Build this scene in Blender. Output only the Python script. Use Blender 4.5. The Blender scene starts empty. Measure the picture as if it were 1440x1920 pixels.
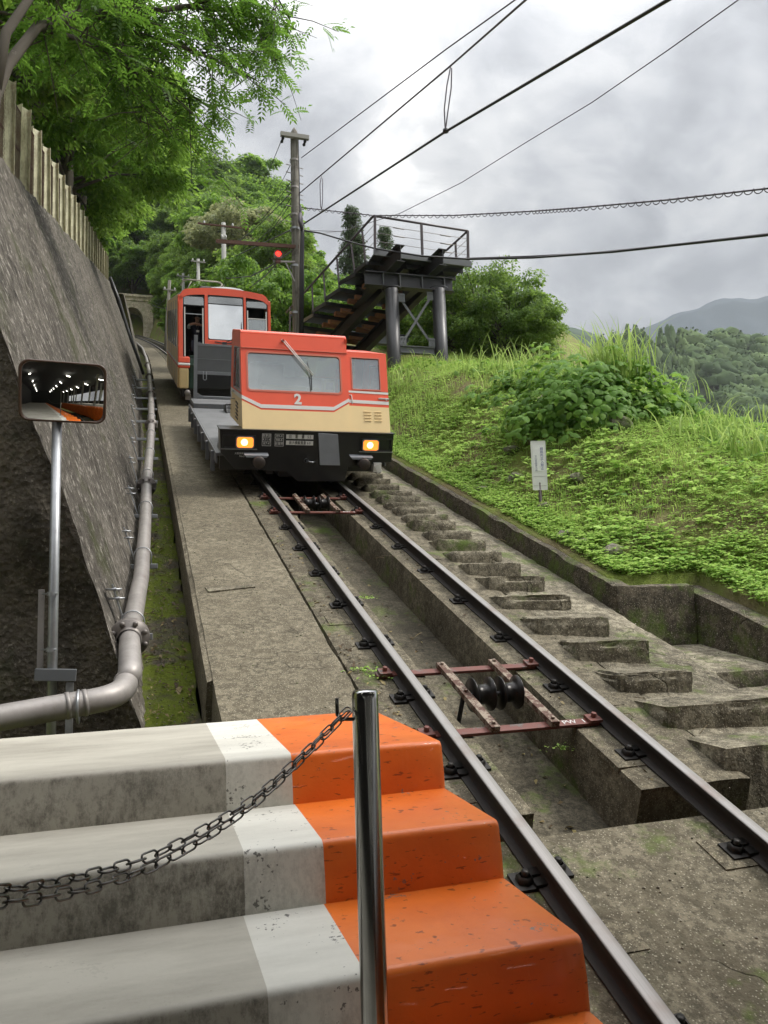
import bpy, math, random
import numpy as np
from mathutils import Vector, Matrix
random.seed(7)
rng = np.random.default_rng(7)
SC = bpy.context.scene
COL = SC.collection
RAD = math.radians

# ------------------------------------------------------------------ camera
F_PX, YAW, PITCH, ROLL, SLOPE = 1504.06, 0.294923, 0.105687, -0.0335235, 0.338429
_f = np.array([math.sin(YAW)*math.cos(PITCH), math.cos(YAW)*math.cos(PITCH), math.sin(PITCH)])
_r0 = np.array([math.cos(YAW), -math.sin(YAW), 0.0]); _u0 = np.cross(_r0, _f)
_r = math.cos(ROLL)*_r0 + math.sin(ROLL)*_u0
_u = -math.sin(ROLL)*_r0 + math.cos(ROLL)*_u0
CAMM = np.array([_r, _u, _f])
cam_d = bpy.data.cameras.new('camera'); cam = bpy.data.objects.new('camera', cam_d); COL.objects.link(cam)
cam.matrix_world = Matrix([[_r[0], _u[0], -_f[0], 0], [_r[1], _u[1], -_f[1], 0], [_r[2], _u[2], -_f[2], 0], [0, 0, 0, 1]])
cam_d.sensor_fit = 'VERTICAL'; cam_d.sensor_height = 24.0; cam_d.lens = F_PX/1920*24.0
cam_d.clip_start = 0.05; cam_d.clip_end = 6000
SC.camera = cam

# ------------------------------------------------------------------ sky, sun, exposure
SUN_EL, SUN_AZ = RAD(50), RAD(104)          # azimuth from +Y towards +X
world = bpy.data.worlds.new('World'); SC.world = world; world.use_nodes = True
wn = world.node_tree; wn.nodes.clear()
def wnode(t, **k):
    n = wn.nodes.new(t)
    for a, b in k.items(): setattr(n, a, b)
    return n
w_out = wnode('ShaderNodeOutputWorld')
w_tc = wnode('ShaderNodeTexCoord')
w_sky = wnode('ShaderNodeTexSky', sky_type='NISHITA', sun_disc=False, sun_elevation=SUN_EL, sun_rotation=SUN_AZ)
w_bg1 = wnode('ShaderNodeBackground'); w_bg1.inputs[1].default_value = 0.08
wn.links.new(w_sky.outputs[0], w_bg1.inputs[0])
# cloud layer: direction divided by height gives clouds that flatten towards the horizon
w_sep = wnode('ShaderNodeSeparateXYZ'); wn.links.new(w_tc.outputs['Generated'], w_sep.inputs[0])
def wmath(op, a, b=None, c=None):
    n = wnode('ShaderNodeMath', operation=op)
    for i, v in enumerate((a, b, c)):
        if v is None: continue
        if isinstance(v, (int, float)): n.inputs[i].default_value = v
        else: wn.links.new(v, n.inputs[i])
    return n.outputs[0]
zc = wmath('MAXIMUM', w_sep.outputs[2], 0.0)
zz = wmath('ADD', zc, 0.42)
w_comb = wnode('ShaderNodeCombineXYZ')
wn.links.new(wmath('DIVIDE', w_sep.outputs[0], zz), w_comb.inputs[0])
wn.links.new(wmath('DIVIDE', w_sep.outputs[1], zz), w_comb.inputs[1])
w_comb.inputs[2].default_value = 0.3
def wnoise(scale, detail, rough, dist=0.0):
    n = wnode('ShaderNodeTexNoise'); n.inputs['Scale'].default_value = scale
    n.inputs['Detail'].default_value = detail; n.inputs['Roughness'].default_value = rough
    n.inputs['Distortion'].default_value = dist
    wn.links.new(w_comb.outputs[0], n.inputs['Vector']); return n.outputs[0]
n1 = wnoise(2.3, 7, 0.56, 0.35); n2 = wnoise(6.5, 6, 0.6, 0.5)
cl = wmath('ADD', wmath('MULTIPLY', n1, 0.68), wmath('MULTIPLY', n2, 0.32))
w_ramp = wnode('ShaderNodeValToRGB'); wn.links.new(cl, w_ramp.inputs[0])
e = w_ramp.color_ramp.elements
e[0].position = 0.41; e[0].color = (0.18, 0.184, 0.194, 1)
e[1].position = 0.62; e[1].color = (0.64, 0.635, 0.62, 1)
x = e.new(0.48); x.color = (0.275, 0.28, 0.292, 1)
x = e.new(0.555); x.color = (0.40, 0.40, 0.40, 1)
# overcast luminance climbs towards the zenith
lum = wmath('ADD', wmath('MULTIPLY', wmath('POWER', zc, 4.0), 5.0), 0.56)
w_mul = wnode('ShaderNodeVectorMath', operation='SCALE')
wn.links.new(w_ramp.outputs[0], w_mul.inputs[0]); wn.links.new(lum, w_mul.inputs[3])
w_bg2 = wnode('ShaderNodeBackground'); w_bg2.inputs[1].default_value = 1.0
wn.links.new(w_mul.outputs[0], w_bg2.inputs[0])
w_mix = wnode('ShaderNodeMixShader'); w_mix.inputs[0].default_value = 0.95
wn.links.new(w_bg1.outputs[0], w_mix.inputs[1]); wn.links.new(w_bg2.outputs[0], w_mix.inputs[2])
wn.links.new(w_mix.outputs[0], w_out.inputs[0])
world.cycles.sampling_method = 'MANUAL'; world.cycles.sample_map_resolution = 512
sun_d = bpy.data.lights.new('sun', 'SUN'); sun = bpy.data.objects.new('sun', sun_d); COL.objects.link(sun)
sun_d.energy = 1.5; sun_d.angle = RAD(14); sun_d.color = (1.0, 0.96, 0.89)
sd = Vector((math.sin(SUN_AZ)*math.cos(SUN_EL), math.cos(SUN_AZ)*math.cos(SUN_EL), math.sin(SUN_EL)))
sun.rotation_euler = (-sd).to_track_quat('-Z', 'Y').to_euler()
SC.view_settings.view_transform = 'Standard'; SC.view_settings.look = 'None'
SC.view_settings.exposure = 1.27; SC.view_settings.gamma = 1.0; SC.view_settings.use_curve_mapping = False
SC.render.engine = 'CYCLES'
cy = SC.cycles
cy.use_denoising = True
cy.max_bounces = 8; cy.diffuse_bounces = 3; cy.glossy_bounces = 4; cy.transmission_bounces = 6
cy.transparent_max_bounces = 12; cy.volume_bounces = 2
cy.use_adaptive_sampling = True; cy.adaptive_threshold = 0.02
cy.sample_clamp_indirect = 6.0

# ------------------------------------------------------------------ frames of reference
CT, ST, TT = math.cos(SLOPE), math.sin(SLOPE), math.tan(SLOPE)
TO = (2.285, 0.0, -2.35)                    # track centre at rail-head level; world z = 0 is eye height
def curve_off(s):
    s = np.asarray(s, float); return -0.00069*np.clip(s-45, 0, None)**2
def TP(u, s, n):
    u, s, n = np.broadcast_arrays(np.asarray(u, float), np.asarray(s, float), np.asarray(n, float))
    return np.stack([TO[0]+u+curve_off(s), s*CT-n*ST, TO[2]+s*ST+n*CT], -1)
def zt(y): return TO[2] + TT*np.asarray(y, float)
def at(px, py, Y):
    d = CAMM.T @ np.array([px-720, 960-py, F_PX]); return Vector(d*Y/d[1])
TRACK_ROT = (SLOPE, 0, 0)

# ------------------------------------------------------------------ value noise (vectorised)
_tab = rng.random((64, 64, 64))
def vnoise(P):
    P = np.asarray(P, float); i = np.floor(P).astype(int); f = P-i; f = f*f*(3-2*f); i &= 63; j = (i+1) & 63
    x0, y0, z0 = i[..., 0], i[..., 1], i[..., 2]; x1, y1, z1 = j[..., 0], j[..., 1], j[..., 2]
    fx, fy, fz = f[..., 0], f[..., 1], f[..., 2]
    L = lambda a, b, t: a+(b-a)*t
    return L(L(L(_tab[x0,y0,z0], _tab[x1,y0,z0], fx), L(_tab[x0,y1,z0], _tab[x1,y1,z0], fx), fy),
             L(L(_tab[x0,y0,z1], _tab[x1,y0,z1], fx), L(_tab[x0,y1,z1], _tab[x1,y1,z1], fx), fy), fz)-0.5
def fbm(P, sc, octv=4, g=0.5):
    P = np.asarray(P, float)*sc; a, out = 1.0, 0
    for k in range(octv): out = out+a*vnoise(P+k*17.3); P = P*2.03; a *= g
    return out

# ------------------------------------------------------------------ objects
def link(o, parent=None):
    COL.objects.link(o)
    if parent is not None: o.parent = parent
    return o
def tag(o, label=None, cat=None, group=None, kind=None):
    if label: o['label'] = label
    if cat: o['category'] = cat
    if group: o['group'] = group
    if kind: o['kind'] = kind
    return o
def thing(name, label, cat, loc=(0, 0, 0), rot=(0, 0, 0), group=None):
    o = bpy.data.objects.new(name, None); o.location = loc; o.rotation_euler = rot; o.empty_display_size = .2
    link(o); return tag(o, label, cat, group)
def mesh_np(name, V, Fq, mats, smooth=False, mi=None):
    """V (n,3); Fq (m,k) array or list of tuples"""
    me = bpy.data.meshes.new(name)
    V = np.asarray(V, np.float32)
    if isinstance(Fq, np.ndarray):
        m, k = Fq.shape
        me.vertices.add(len(V)); me.vertices.foreach_set('co', V.ravel())
        me.loops.add(m*k); me.loops.foreach_set('vertex_index', Fq.astype(np.int32).ravel())
        me.polygons.add(m); me.polygons.foreach_set('loop_start', np.arange(0, m*k, k, dtype=np.int32))
    else:
        me.from_pydata([tuple(map(float, v)) for v in V], [], [tuple(f) for f in Fq])
    if mi is not None: me.polygons.foreach_set('material_index', np.asarray(mi, np.int32))
    if smooth: me.polygons.foreach_set('use_smooth', np.ones(len(me.polygons), bool))
    for m_ in (mats if isinstance(mats, (list, tuple)) else [mats]): me.materials.append(m_)
    me.update(calc_edges=True); me.validate()
    return me
def bevel(o, w, seg=2, ang=35):
    b = o.modifiers.new('bevel', 'BEVEL'); b.width = w; b.segments = seg; b.limit_method = 'ANGLE'; b.angle_limit = RAD(ang)
    b.harden_normals = False
    return o
class MB:
    def __init__(s, M=None): s.v = []; s.f = []; s.m = []; s.sm = []; s.M = M; s.cur = 0
    def add(s, V, Fc, smooth=False):
        b = len(s.v)
        for p in V:
            p = Vector(p)
            if s.M is not None: p = s.M @ p
            s.v.append(p)
        for f in Fc: s.f.append(tuple(b+i for i in f)); s.m.append(s.cur); s.sm.append(smooth)
        return s
    def box(s, x0, x1, y0, y1, z0, z1, M=None):
        V = [Vector((x, y, z)) for x in (x0, x1) for y in (y0, y1) for z in (z0, z1)]
        if M is not None: V = [M @ p for p in V]
        return s.add(V, [(0,1,3,2),(4,6,7,5),(0,4,5,1),(2,3,7,6),(0,2,6,4),(1,5,7,3)])
    def bar(s, a, b, w, h, up=(0, 0, 1)):
        a, b = Vector(a), Vector(b); d = (b-a).normalized(); up = Vector(up)
        x = d.cross(up)
        if x.length < 1e-4: x = d.cross(Vector((1, 0, 0)))
        x.normalize(); y = x.cross(d).normalized()
        V = [p + x*(sx*w/2) + y*(sy*h/2) for p in (a, b) for sx, sy in ((-1,-1),(1,-1),(1,1),(-1,1))]
        return s.add(V, [(3,2,1,0),(4,5,6,7),(0,1,5,4),(1,2,6,5),(2,3,7,6),(3,0,4,7)])
    def tube(s, pts, r, seg=8, cap=True, closed=False):
        pts = [Vector(p) for p in pts]; n = len(pts); rs = r if isinstance(r, (list, tuple)) else [r]*n
        V = []; prev = None
        for i, p in enumerate(pts):
            if closed: d = pts[(i+1) % n]-pts[i-1]
            else: d = pts[min(i+1, n-1)]-pts[max(i-1, 0)]
            d.normalize()
            if prev is None:
                ref = Vector((0, 0, 1)) if abs(d.z) < .9 else Vector((1, 0, 0)); x = d.cross(ref).normalized()
            else: x = (prev-d*prev.dot(d)).normalized()
            prev = x; y = d.cross(x)
            for k in range(seg):
                a = 2*math.pi*k/seg; V.append(p+(x*math.cos(a)+y*math.sin(a))*rs[i])
        Fc = []
        for i in range(n if closed else n-1):
            j = (i+1) % n
            for k in range(seg): Fc.append((i*seg+k, i*seg+(k+1) % seg, j*seg+(k+1) % seg, j*seg+k))
        s.add(V, Fc, True)
        if cap and not closed:
            b = len(s.v)-len(V)
            s.f.append(tuple(b+k for k in reversed(range(seg)))); s.m.append(s.cur); s.sm.append(False)
            s.f.append(tuple(b+(n-1)*seg+k for k in range(seg))); s.m.append(s.cur); s.sm.append(False)
        return s
    def cyl(s, a, b, r, seg=16): return s.tube([a, b], r, seg)
    def lathe(s, prof, a, d, seg=20):
        """profile [(t along d, radius)] from point a along direction d"""
        a, d = Vector(a), Vector(d).normalized()
        return s.tube2([(a+d*t, r) for t, r in prof], d, seg)
    def tube2(s, pr, d, seg):
        ref = Vector((0, 0, 1)) if abs(d.z) < .9 else Vector((1, 0, 0)); x = d.cross(ref).normalized(); y = d.cross(x)
        V = [p+(x*math.cos(2*math.pi*k/seg)+y*math.sin(2*math.pi*k/seg))*max(r, 1e-4) for p, r in pr for k in range(seg)]
        Fc = [(i*seg+k, i*seg+(k+1) % seg, (i+1)*seg+(k+1) % seg, (i+1)*seg+k) for i in range(len(pr)-1) for k in range(seg)]
        return s.add(V, Fc, True)
    def prism(s, poly, fn0, fn1):
        """poly 2-D points; fn0/fn1 map (a,b)->3-D for the two faces"""
        n = len(poly); V = [fn0(*p) for p in poly]+[fn1(*p) for p in poly]
        return s.add(V, [tuple(range(n)), tuple(reversed(range(n, 2*n)))]+[(i, i+n, (i+1) % n+n, (i+1) % n) for i in range(n)])
    def ring(s, outer, inner, fn0, fn1):
        """outer and inner loops with equal point counts, extruded between two mappings"""
        n = len(outer); V = [fn0(*p) for p in outer]+[fn0(*p) for p in inner]+[fn1(*p) for p in outer]+[fn1(*p) for p in inner]
        Fc = []
        for i in range(n):
            j = (i+1) % n
            Fc += [(i, j, n+j, n+i), (2*n+i, 3*n+i, 3*n+j, 2*n+j), (i, 2*n+i, 2*n+j, j), (n+i, n+j, 3*n+j, 3*n+i)]
        return s.add(V, Fc)
    def mesh(s, name, mats):
        me = bpy.data.meshes.new(name); me.from_pydata([tuple(p) for p in s.v], [], s.f)
        for m_ in (mats if isinstance(mats, (list, tuple)) else [mats]): me.materials.append(m_)
        me.polygons.foreach_set('material_index', s.m); me.polygons.foreach_set('use_smooth', s.sm); me.update(); return me
    def build(s, name, mats, parent=None, bev=0, seg=2):
        me = s.mesh(name, mats)
        import bmesh
        bm = bmesh.new(); bm.from_mesh(me); bmesh.ops.recalc_face_normals(bm, faces=bm.faces); bm.to_mesh(me); bm.free()
        o = bpy.data.objects.new(name, me); link(o, parent)
        if bev: bevel(o, bev, seg)
        return o
def inst(name, me, parent, M=None):
    o = bpy.data.objects.new(name, me); link(o, parent)
    if M is not None: o.matrix_basis = M
    return o
def dup(root, loc=None, rot=None, label=None, group=None, scale=None):
    r = root.copy(); COL.objects.link(r)
    if loc is not None: r.location = loc
    if rot is not None: r.rotation_euler = rot
    if scale is not None: r.scale = scale
    if label: r['label'] = label
    if group: r['group'] = group
    for ch in list(root.children):
        c = ch.copy(); COL.objects.link(c); c.parent = r
        for g in list(ch.children):
            d = g.copy(); COL.objects.link(d); d.parent = c
    return r
def rrect(x0, x1, z0, z1, r, k=4):
    """rounded rectangle loop and, with the same count, its square-cornered outer loop"""
    P = []; Q = []
    for cx, cz, a0, qx, qz in ((x1-r, z1-r, 0, x1, z1), (x0+r, z1-r, 90, x0, z1), (x0+r, z0+r, 180, x0, z0), (x1-r, z0+r, 270, x1, z0)):
        for i in range(k+1):
            a = RAD(a0+90*i/k); P.append((cx+r*math.cos(a), cz+r*math.sin(a))); Q.append((i/k, a0))
    return P
def outer_for(inner, X0, X1, Z0, Z1, k=4):
    """points on the outer rectangle that pair with the points of rrect()"""
    n = k+1; out = []
    cs = [(X1, Z1), (X0, Z1), (X0, Z0), (X1, Z0)]
    for c in range(4):
        for i in range(n):
            x, z = inner[c*n+i]
            if i == n//2: out.append(cs[c])
            elif (i < n//2) == (c % 2 == 0): out.append((cs[c][0], z))
            else: out.append((x, cs[c][1]))
    return out

# ------------------------------------------------------------------ materials
class Mat:
    def __init__(s, name):
        s.m = bpy.data.materials.new(name); s.m.use_nodes = True; s.t = s.m.node_tree; s.t.nodes.clear()
        s.out = s.n('ShaderNodeOutputMaterial'); s.tc = s.n('ShaderNodeTexCoord')
    def n(s, t, **k):
        x = s.t.nodes.new(t)
        for a, b in k.items(): setattr(x, a, b)
        return x
    def set(s, sock, v):
        if isinstance(v, bpy.types.NodeSocket): s.t.links.new(v, sock)
        elif isinstance(v, (tuple, list)) and len(v) == 3 and sock.type == 'RGBA': sock.default_value = (*v, 1)
        else: sock.default_value = v
    def math(s, op, a, b=None, c=None, clamp=False):
        x = s.n('ShaderNodeMath', operation=op, use_clamp=clamp)
        for i, v in enumerate((a, b, c)):
            if v is not None: s.set(x.inputs[i], v)
        return x.outputs[0]
    def coord(s, scale=(1, 1, 1), rot=(0, 0, 0), src='Object'):
        x = s.n('ShaderNodeMapping'); s.t.links.new(s.tc.outputs[src], x.inputs[0])
        x.inputs['Scale'].default_value = scale; x.inputs['Rotation'].default_value = rot; return x.outputs[0]
    def noise(s, scale, detail=5, rough=.55, vec=None, dist=0, col=False):
        x = s.n('ShaderNodeTexNoise'); x.inputs['Scale'].default_value = scale; x.inputs['Detail'].default_value = detail
        x.inputs['Roughness'].default_value = rough; x.inputs['Distortion'].default_value = dist
        s.t.links.new(vec if vec is not None else s.tc.outputs['Object'], x.inputs['Vector']); return x.outputs[1 if col else 0]
    def voro(s, scale, feature='F1', vec=None, out=0, rand=1.0):
        x = s.n('ShaderNodeTexVoronoi', feature=feature); x.inputs['Scale'].default_value = scale; x.inputs['Randomness'].default_value = rand
        s.t.links.new(vec if vec is not None else s.tc.outputs['Object'], x.inputs['Vector']); return x.outputs[out]
    def ramp(s, f, *stops, interp='LINEAR'):
        x = s.n('ShaderNodeValToRGB'); x.color_ramp.interpolation = interp; s.t.links.new(f, x.inputs[0]); el = x.color_ramp.elements
        for i, (p, c) in enumerate(stops):
            q = el[i] if i < 2 else el.new(p)
            if i < 2: q.position = p
            q.color = (c, c, c, 1) if isinstance(c, (int, float)) else (*c, 1)
        return x.outputs[0]
    def mix(s, f, a, b, mode='MIX'):
        x = s.n('ShaderNodeMix', data_type='RGBA', blend_type=mode); s.set(x.inputs[0], f); s.set(x.inputs[6], a); s.set(x.inputs[7], b); return x.outputs[2]
    def bump(s, h, strength=.4, dist=.01, nrm=None):
        x = s.n('ShaderNodeBump'); x.inputs['Strength'].default_value = strength; x.inputs['Distance'].default_value = dist
        s.t.links.new(h, x.inputs['Height'])
        if nrm is not None: s.t.links.new(nrm, x.inputs['Normal'])
        return x.outputs[0]
    def bsdf(s, color, rough=.6, metal=0, normal=None, spec=.5, **k):
        x = s.n('ShaderNodeBsdfPrincipled'); s.set(x.inputs['Base Color'], color); s.set(x.inputs['Roughness'], rough)
        s.set(x.inputs['Metallic'], metal); x.inputs['Specular IOR Level'].default_value = spec
        if normal is not None: s.t.links.new(normal, x.inputs['Normal'])
        for a, b in k.items(): s.set(x.inputs[a.replace('_', ' ')], b)
        return x.outputs[0]
    def done(s, sh): s.t.links.new(sh, s.out.inputs[0]); return s.m
def concrete(name, base, dark, light, moss=0.0, mosscol=(.05, .075, .012), speck=.5, bump=.5, crack=.5, stain=1.0, fine=90):
    base, dark, light = [(c[0]*1.30, c[1]*1.27, c[2]*1.16) for c in (base, dark, light)]
    a = Mat(name)
    big = a.noise(.7, 4, .6); mid = a.noise(5, 6, .65); fin = a.noise(fine, 3, .7)
    c = a.mix(a.ramp(big, (.30, .25), (.60, 1)), dark, base); c = a.mix(a.ramp(a.noise(fine*.32, 6, .85), (.44, .7), (.56, 0)), c, tuple(v*.45 for v in dark))
    c = a.mix(a.ramp(mid, (.46, 0.0), (.62, .8*stain)), c, dark)
    c = a.mix(a.math('MULTIPLY', a.ramp(a.voro(fine*1.3), (.05, 1), (.28, 0)), speck), c, light)
    c = a.mix(a.math('MULTIPLY', a.ramp(fin, (.30, 1), (.46, 0)), .65*speck), c, tuple(v*.35 for v in dark))
    w = a.noise(2.2, 3, .5, col=True); wv = a.n('ShaderNodeVectorMath', operation='ADD'); a.t.links.new(a.tc.outputs['Object'], wv.inputs[0]); a.t.links.new(w, wv.inputs[1])
    cr = a.voro(.75, 'DISTANCE_TO_EDGE', wv.outputs[0])
    crk = a.math('MULTIPLY', a.ramp(cr, (.0, 1), (.012, 0)), a.ramp(a.noise(.9, 2), (.5, 0), (.56, crack)))
    c = a.mix(crk, c, tuple(v*.15 for v in dark))
    if moss:
        mm = a.ramp(a.math('ADD', a.noise(1.6, 6, .7), a.math('MULTIPLY', a.noise(14, 3), .25)), (.70-.3*moss, 0), (.86-.3*moss, 1))
        c = a.mix(a.math('MULTIPLY', mm, .85), c, a.mix(fin, mosscol, tuple(v*2.2 for v in mosscol)))
    h = a.math('ADD', a.math('MULTIPLY', mid, 1.2), a.math('ADD', a.math('MULTIPLY', fin, .55), a.math('MULTIPLY', crk, -1.2)))
    return a.done(a.bsdf(c, .92, normal=a.bump(h, bump, .012), spec=.25))
def paint(name, col, rough=.4, wear=.15, wearcol=(.06, .05, .045), metal=0, nscale=6, dirt=.25, coat=0, bump=.06):
    a = Mat(name); n = a.noise(nscale, 6, .65); n2 = a.noise(nscale*9, 4, .7)
    c = a.mix(a.math('MULTIPLY', a.ramp(n, (.4, 0), (.75, 1)), dirt), col, tuple(v*.55 for v in col))
    if wear: c = a.mix(a.ramp(a.math('ADD', a.math('MULTIPLY', n, .6), a.math('MULTIPLY', n2, .4)), (.70-wear*.25, 0), (.73-wear*.25, 1)), c, wearcol)
    r = a.math('ADD', a.math('MULTIPLY', n2, .22), rough-.11)
    return a.done(a.bsdf(c, r, metal, a.bump(n2, bump, .004), Coat_Weight=coat))
def plain(name, col, rough=.5, metal=0):
    a = Mat(name); n = a.noise(18, 4); return a.done(a.bsdf(a.mix(n, tuple(v*.8 for v in col), tuple(min(1, v*1.15) for v in col)), rough, metal))
def emit(name, col, strength):
    a = Mat(name); x = a.n('ShaderNodeEmission'); x.inputs[0].default_value = (*col, 1); x.inputs[1].default_value = strength; return a.done(x.outputs[0])
def glass(name, tint, amount, rough=.02, fog=0.0, fogcol=(.6, .65, .68)):
    """a pane: partly clear, partly mirror of its surroundings, with a little grime"""
    a = Mat(name); tr = a.n('ShaderNodeBsdfTransparent'); tr.inputs[0].default_value = (*tint, 1)
    g = a.n('ShaderNodeBsdfGlossy'); g.inputs[1].default_value = rough; g.inputs[0].default_value = (.9, .93, .95, 1)
    m = a.n('ShaderNodeMixShader'); fr = a.n('ShaderNodeFresnel'); fr.inputs[0].default_value = 1.5
    a.set(m.inputs[0], a.math('ADD', fr.outputs[0], amount, clamp=True)); a.t.links.new(tr.outputs[0], m.inputs[1]); a.t.links.new(g.outputs[0], m.inputs[2])
    if not fog: return a.done(m.outputs[0])
    d = a.bsdf(fogcol, .6); m2 = a.n('ShaderNodeMixShader'); a.set(m2.inputs[0], a.math('MULTIPLY', a.noise(2, 4), fog*2))
    a.t.links.new(m.outputs[0], m2.inputs[1]); a.t.links.new(d, m2.inputs[2]); return a.done(m2.outputs[0])
def leafmat(name, dark, light, yellow, trans=.45, rough=.55, big=.6):
    a = Mat(name); g = a.n('ShaderNodeNewGeometry'); r = g.outputs['Random Per Island']
    n = a.noise(big, 3, .6); f = a.math('ADD', a.math('MULTIPLY', r, .55), a.math('MULTIPLY', n, .6), clamp=True)
    c = a.ramp(f, (.2, dark), (.62, light), (.9, yellow))
    d = a.bsdf(c, rough, spec=.3); t = a.n('ShaderNodeBsdfTranslucent')
    a.set(t.inputs[0], a.mix(.35, c, tuple(min(1, v*1.9) for v in yellow)))
    m = a.n('ShaderNodeMixShader'); m.inputs[0].default_value = trans
    a.t.links.new(d, m.inputs[1]); a.t.links.new(t.outputs[0], m.inputs[2]); return a.done(m.outputs[0])

# lettering, converted to real meshes while the scene is still small
def text_meshes(spec):
    out = {}
    tmp = []
    for key, body, size, ext in spec:
        cu = bpy.data.curves.new('lettering', 'FONT'); cu.body = body; cu.size = size; cu.extrude = ext
        cu.align_x = 'CENTER'; cu.align_y = 'CENTER'; cu.space_line = 1.0; cu.resolution_u = 3; cu.offset = .008 if key == 'two' else 0
        o = bpy.data.objects.new('lettering', cu); COL.objects.link(o); tmp.append((key, o, cu))
    dg = bpy.context.evaluated_depsgraph_get(); dg.update()
    for key, o, cu in tmp:
        me = bpy.data.meshes.new_from_object(o.evaluated_get(dg)); me.name = 'lettering'; out[key] = me
    for key, o, cu in tmp: bpy.data.objects.remove(o); bpy.data.curves.remove(cu)
    return out
TXT = text_meshes([('two', '2', .21, .003), ('p1', '重要部', .042, .001), ('p2', 'R11-4', .046, .001), ('p3', 'R7-4', .046, .001),
                   ('q1', 'R9-4', .046, .001), ('q2', 'R8-4', .046, .001), ('q3', '台車枠', .040, .001),
                   ('w1', '自　重　量   5.5', .058, .001), ('w2', '最大積載重量 6.0', .052, .001), ('mk', '大阪車輌工業', .05, .001), ('mk2', 'No.2', .036, .001),
                   ('sign', '線\n路\n内\n立\n入\n禁\n止', .062, .0005), ('sign2', '立\n山\n黒\n部\n貫\n光\n㈱', .042, .0005), ('pw', 'PW  1', .075, .0006)])
def lettering(key, mat, parent, M):
    me = TXT[key]; me.materials.clear(); me.materials.append(mat); return inst('lettering', me, parent, M)
# ------------------------------------------------------------------ materials of the place
M = {}
M['walk'] = concrete('walkway concrete', (.185, .166, .128), (.085, .074, .055), (.42, .39, .33), moss=0, speck=.9, fine=55)
M['bed'] = concrete('track bed concrete', (.165, .147, .112), (.060, .052, .039), (.36, .34, .28), moss=.05, speck=.85, stain=1.1, fine=55)
M['trench'] = concrete('trench floor concrete', (.125, .112, .086), (.036, .032, .024), (.26, .23, .18), moss=.10, speck=.5)
M['apron'] = concrete('coarse apron concrete', (.150, .135, .105), (.070, .062, .045), (.34, .32, .27), moss=.12, speck=.8, fine=46, bump=.9)
M['steps'] = concrete('worn step concrete', (.24, .22, .175), (.055, .048, .036), (.40, .37, .31), moss=.12, speck=.9, bump=1.0, fine=42)
M['curb'] = concrete('old kerb concrete', (.115, .100, .078), (.030, .026, .019), (.36, .34, .30), moss=.28, speck=.9, bump=1.0, fine=45)
M['portal'] = concrete('portal concrete', (.62, .57, .48), (.32, .285, .23), (.62, .58, .5), moss=.2, speck=.3, fine=10)

def wall_mat():
    a = Mat('weathered retaining wall'); v = a.coord((4.5, 4.5, 1.6), (0, RAD(-18), 0)); v2 = a.coord((17, 17, 9.0), (0, RAD(-18), 0))
    s1 = a.noise(1.0, 7, .72, v); s2 = a.noise(1.0, 5, .7, v2); big = a.noise(.33, 5, .6); fin = a.noise(70, 3, .7); mid = a.noise(6, 6, .7)
    c = a.mix(a.ramp(big, (.35, 0), (.65, 1)), (.066, .057, .046), (.175, .155, .127))
    c = a.mix(a.ramp(s1, (.49, 0), (.64, .75)), c, (.026, .021, .015))
    c = a.mix(a.ramp(s2, (.54, 0), (.64, .9)), c, (.36, .33, .285))
    c = a.mix(a.ramp(s2, (.34, .85), (.44, 0)), c, (.016, .013, .010))
    c = a.mix(a.ramp(a.math('ADD', a.noise(.9, 5, .7), a.math('MULTIPLY', s1, .3)), (.70, 0), (.82, .75)), c, (.045, .052, .012))
    h = a.math('ADD', a.math('MULTIPLY', s2, 1.4), a.math('ADD', a.math('MULTIPLY', mid, 1.0), a.math('MULTIPLY', fin, .4)))
    return a.done(a.bsdf(c, .88, normal=a.bump(h, .9, .035), spec=.35))
M['wall'] = wall_mat()
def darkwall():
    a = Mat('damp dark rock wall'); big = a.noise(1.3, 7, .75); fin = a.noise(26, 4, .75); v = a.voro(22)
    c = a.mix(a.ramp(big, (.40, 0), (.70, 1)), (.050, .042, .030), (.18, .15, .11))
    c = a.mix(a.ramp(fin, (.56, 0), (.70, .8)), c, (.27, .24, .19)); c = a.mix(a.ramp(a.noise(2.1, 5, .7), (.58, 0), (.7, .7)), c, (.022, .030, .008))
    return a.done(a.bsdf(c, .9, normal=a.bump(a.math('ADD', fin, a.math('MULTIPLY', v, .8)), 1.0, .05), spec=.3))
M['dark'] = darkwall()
def channel_mat():
    a = Mat('mossy drain floor'); n = a.noise(1.1, 5, .7); f = a.noise(40, 4, .75); m = a.noise(4, 5, .7)
    c = a.mix(f, (.040, .034, .022), (.115, .100, .072))
    c = a.mix(a.ramp(a.math('ADD', n, a.math('MULTIPLY', m, .3)), (.60, 0), (.70, .95)), c, a.mix(f, (.035, .050, .004), (.16, .20, .018)))
    return a.done(a.bsdf(c, .95, normal=a.bump(a.math('ADD', f, m), .8, .02), spec=.2))
M['channel'] = channel_mat()
def soil_mat():
    a = Mat('mossy soil'); n = a.noise(.8, 6, .7); f = a.noise(16, 5, .75); g = a.noise(70, 3, .7)
    c = a.mix(f, (.085, .065, .034), (.30, .24, .14)); c = a.mix(a.ramp(n, (.42, .10), (.60, .95)), c, a.mix(f, (.09, .13, .022), (.27, .35, .075)))
    c = a.mix(a.ramp(g, (.66, 0), (.75, .7)), c, (.33, .30, .22))
    return a.done(a.bsdf(c, 1, normal=a.bump(a.math('ADD', f, g), .9, .04), spec=.1))
M['soil'] = soil_mat()
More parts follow.
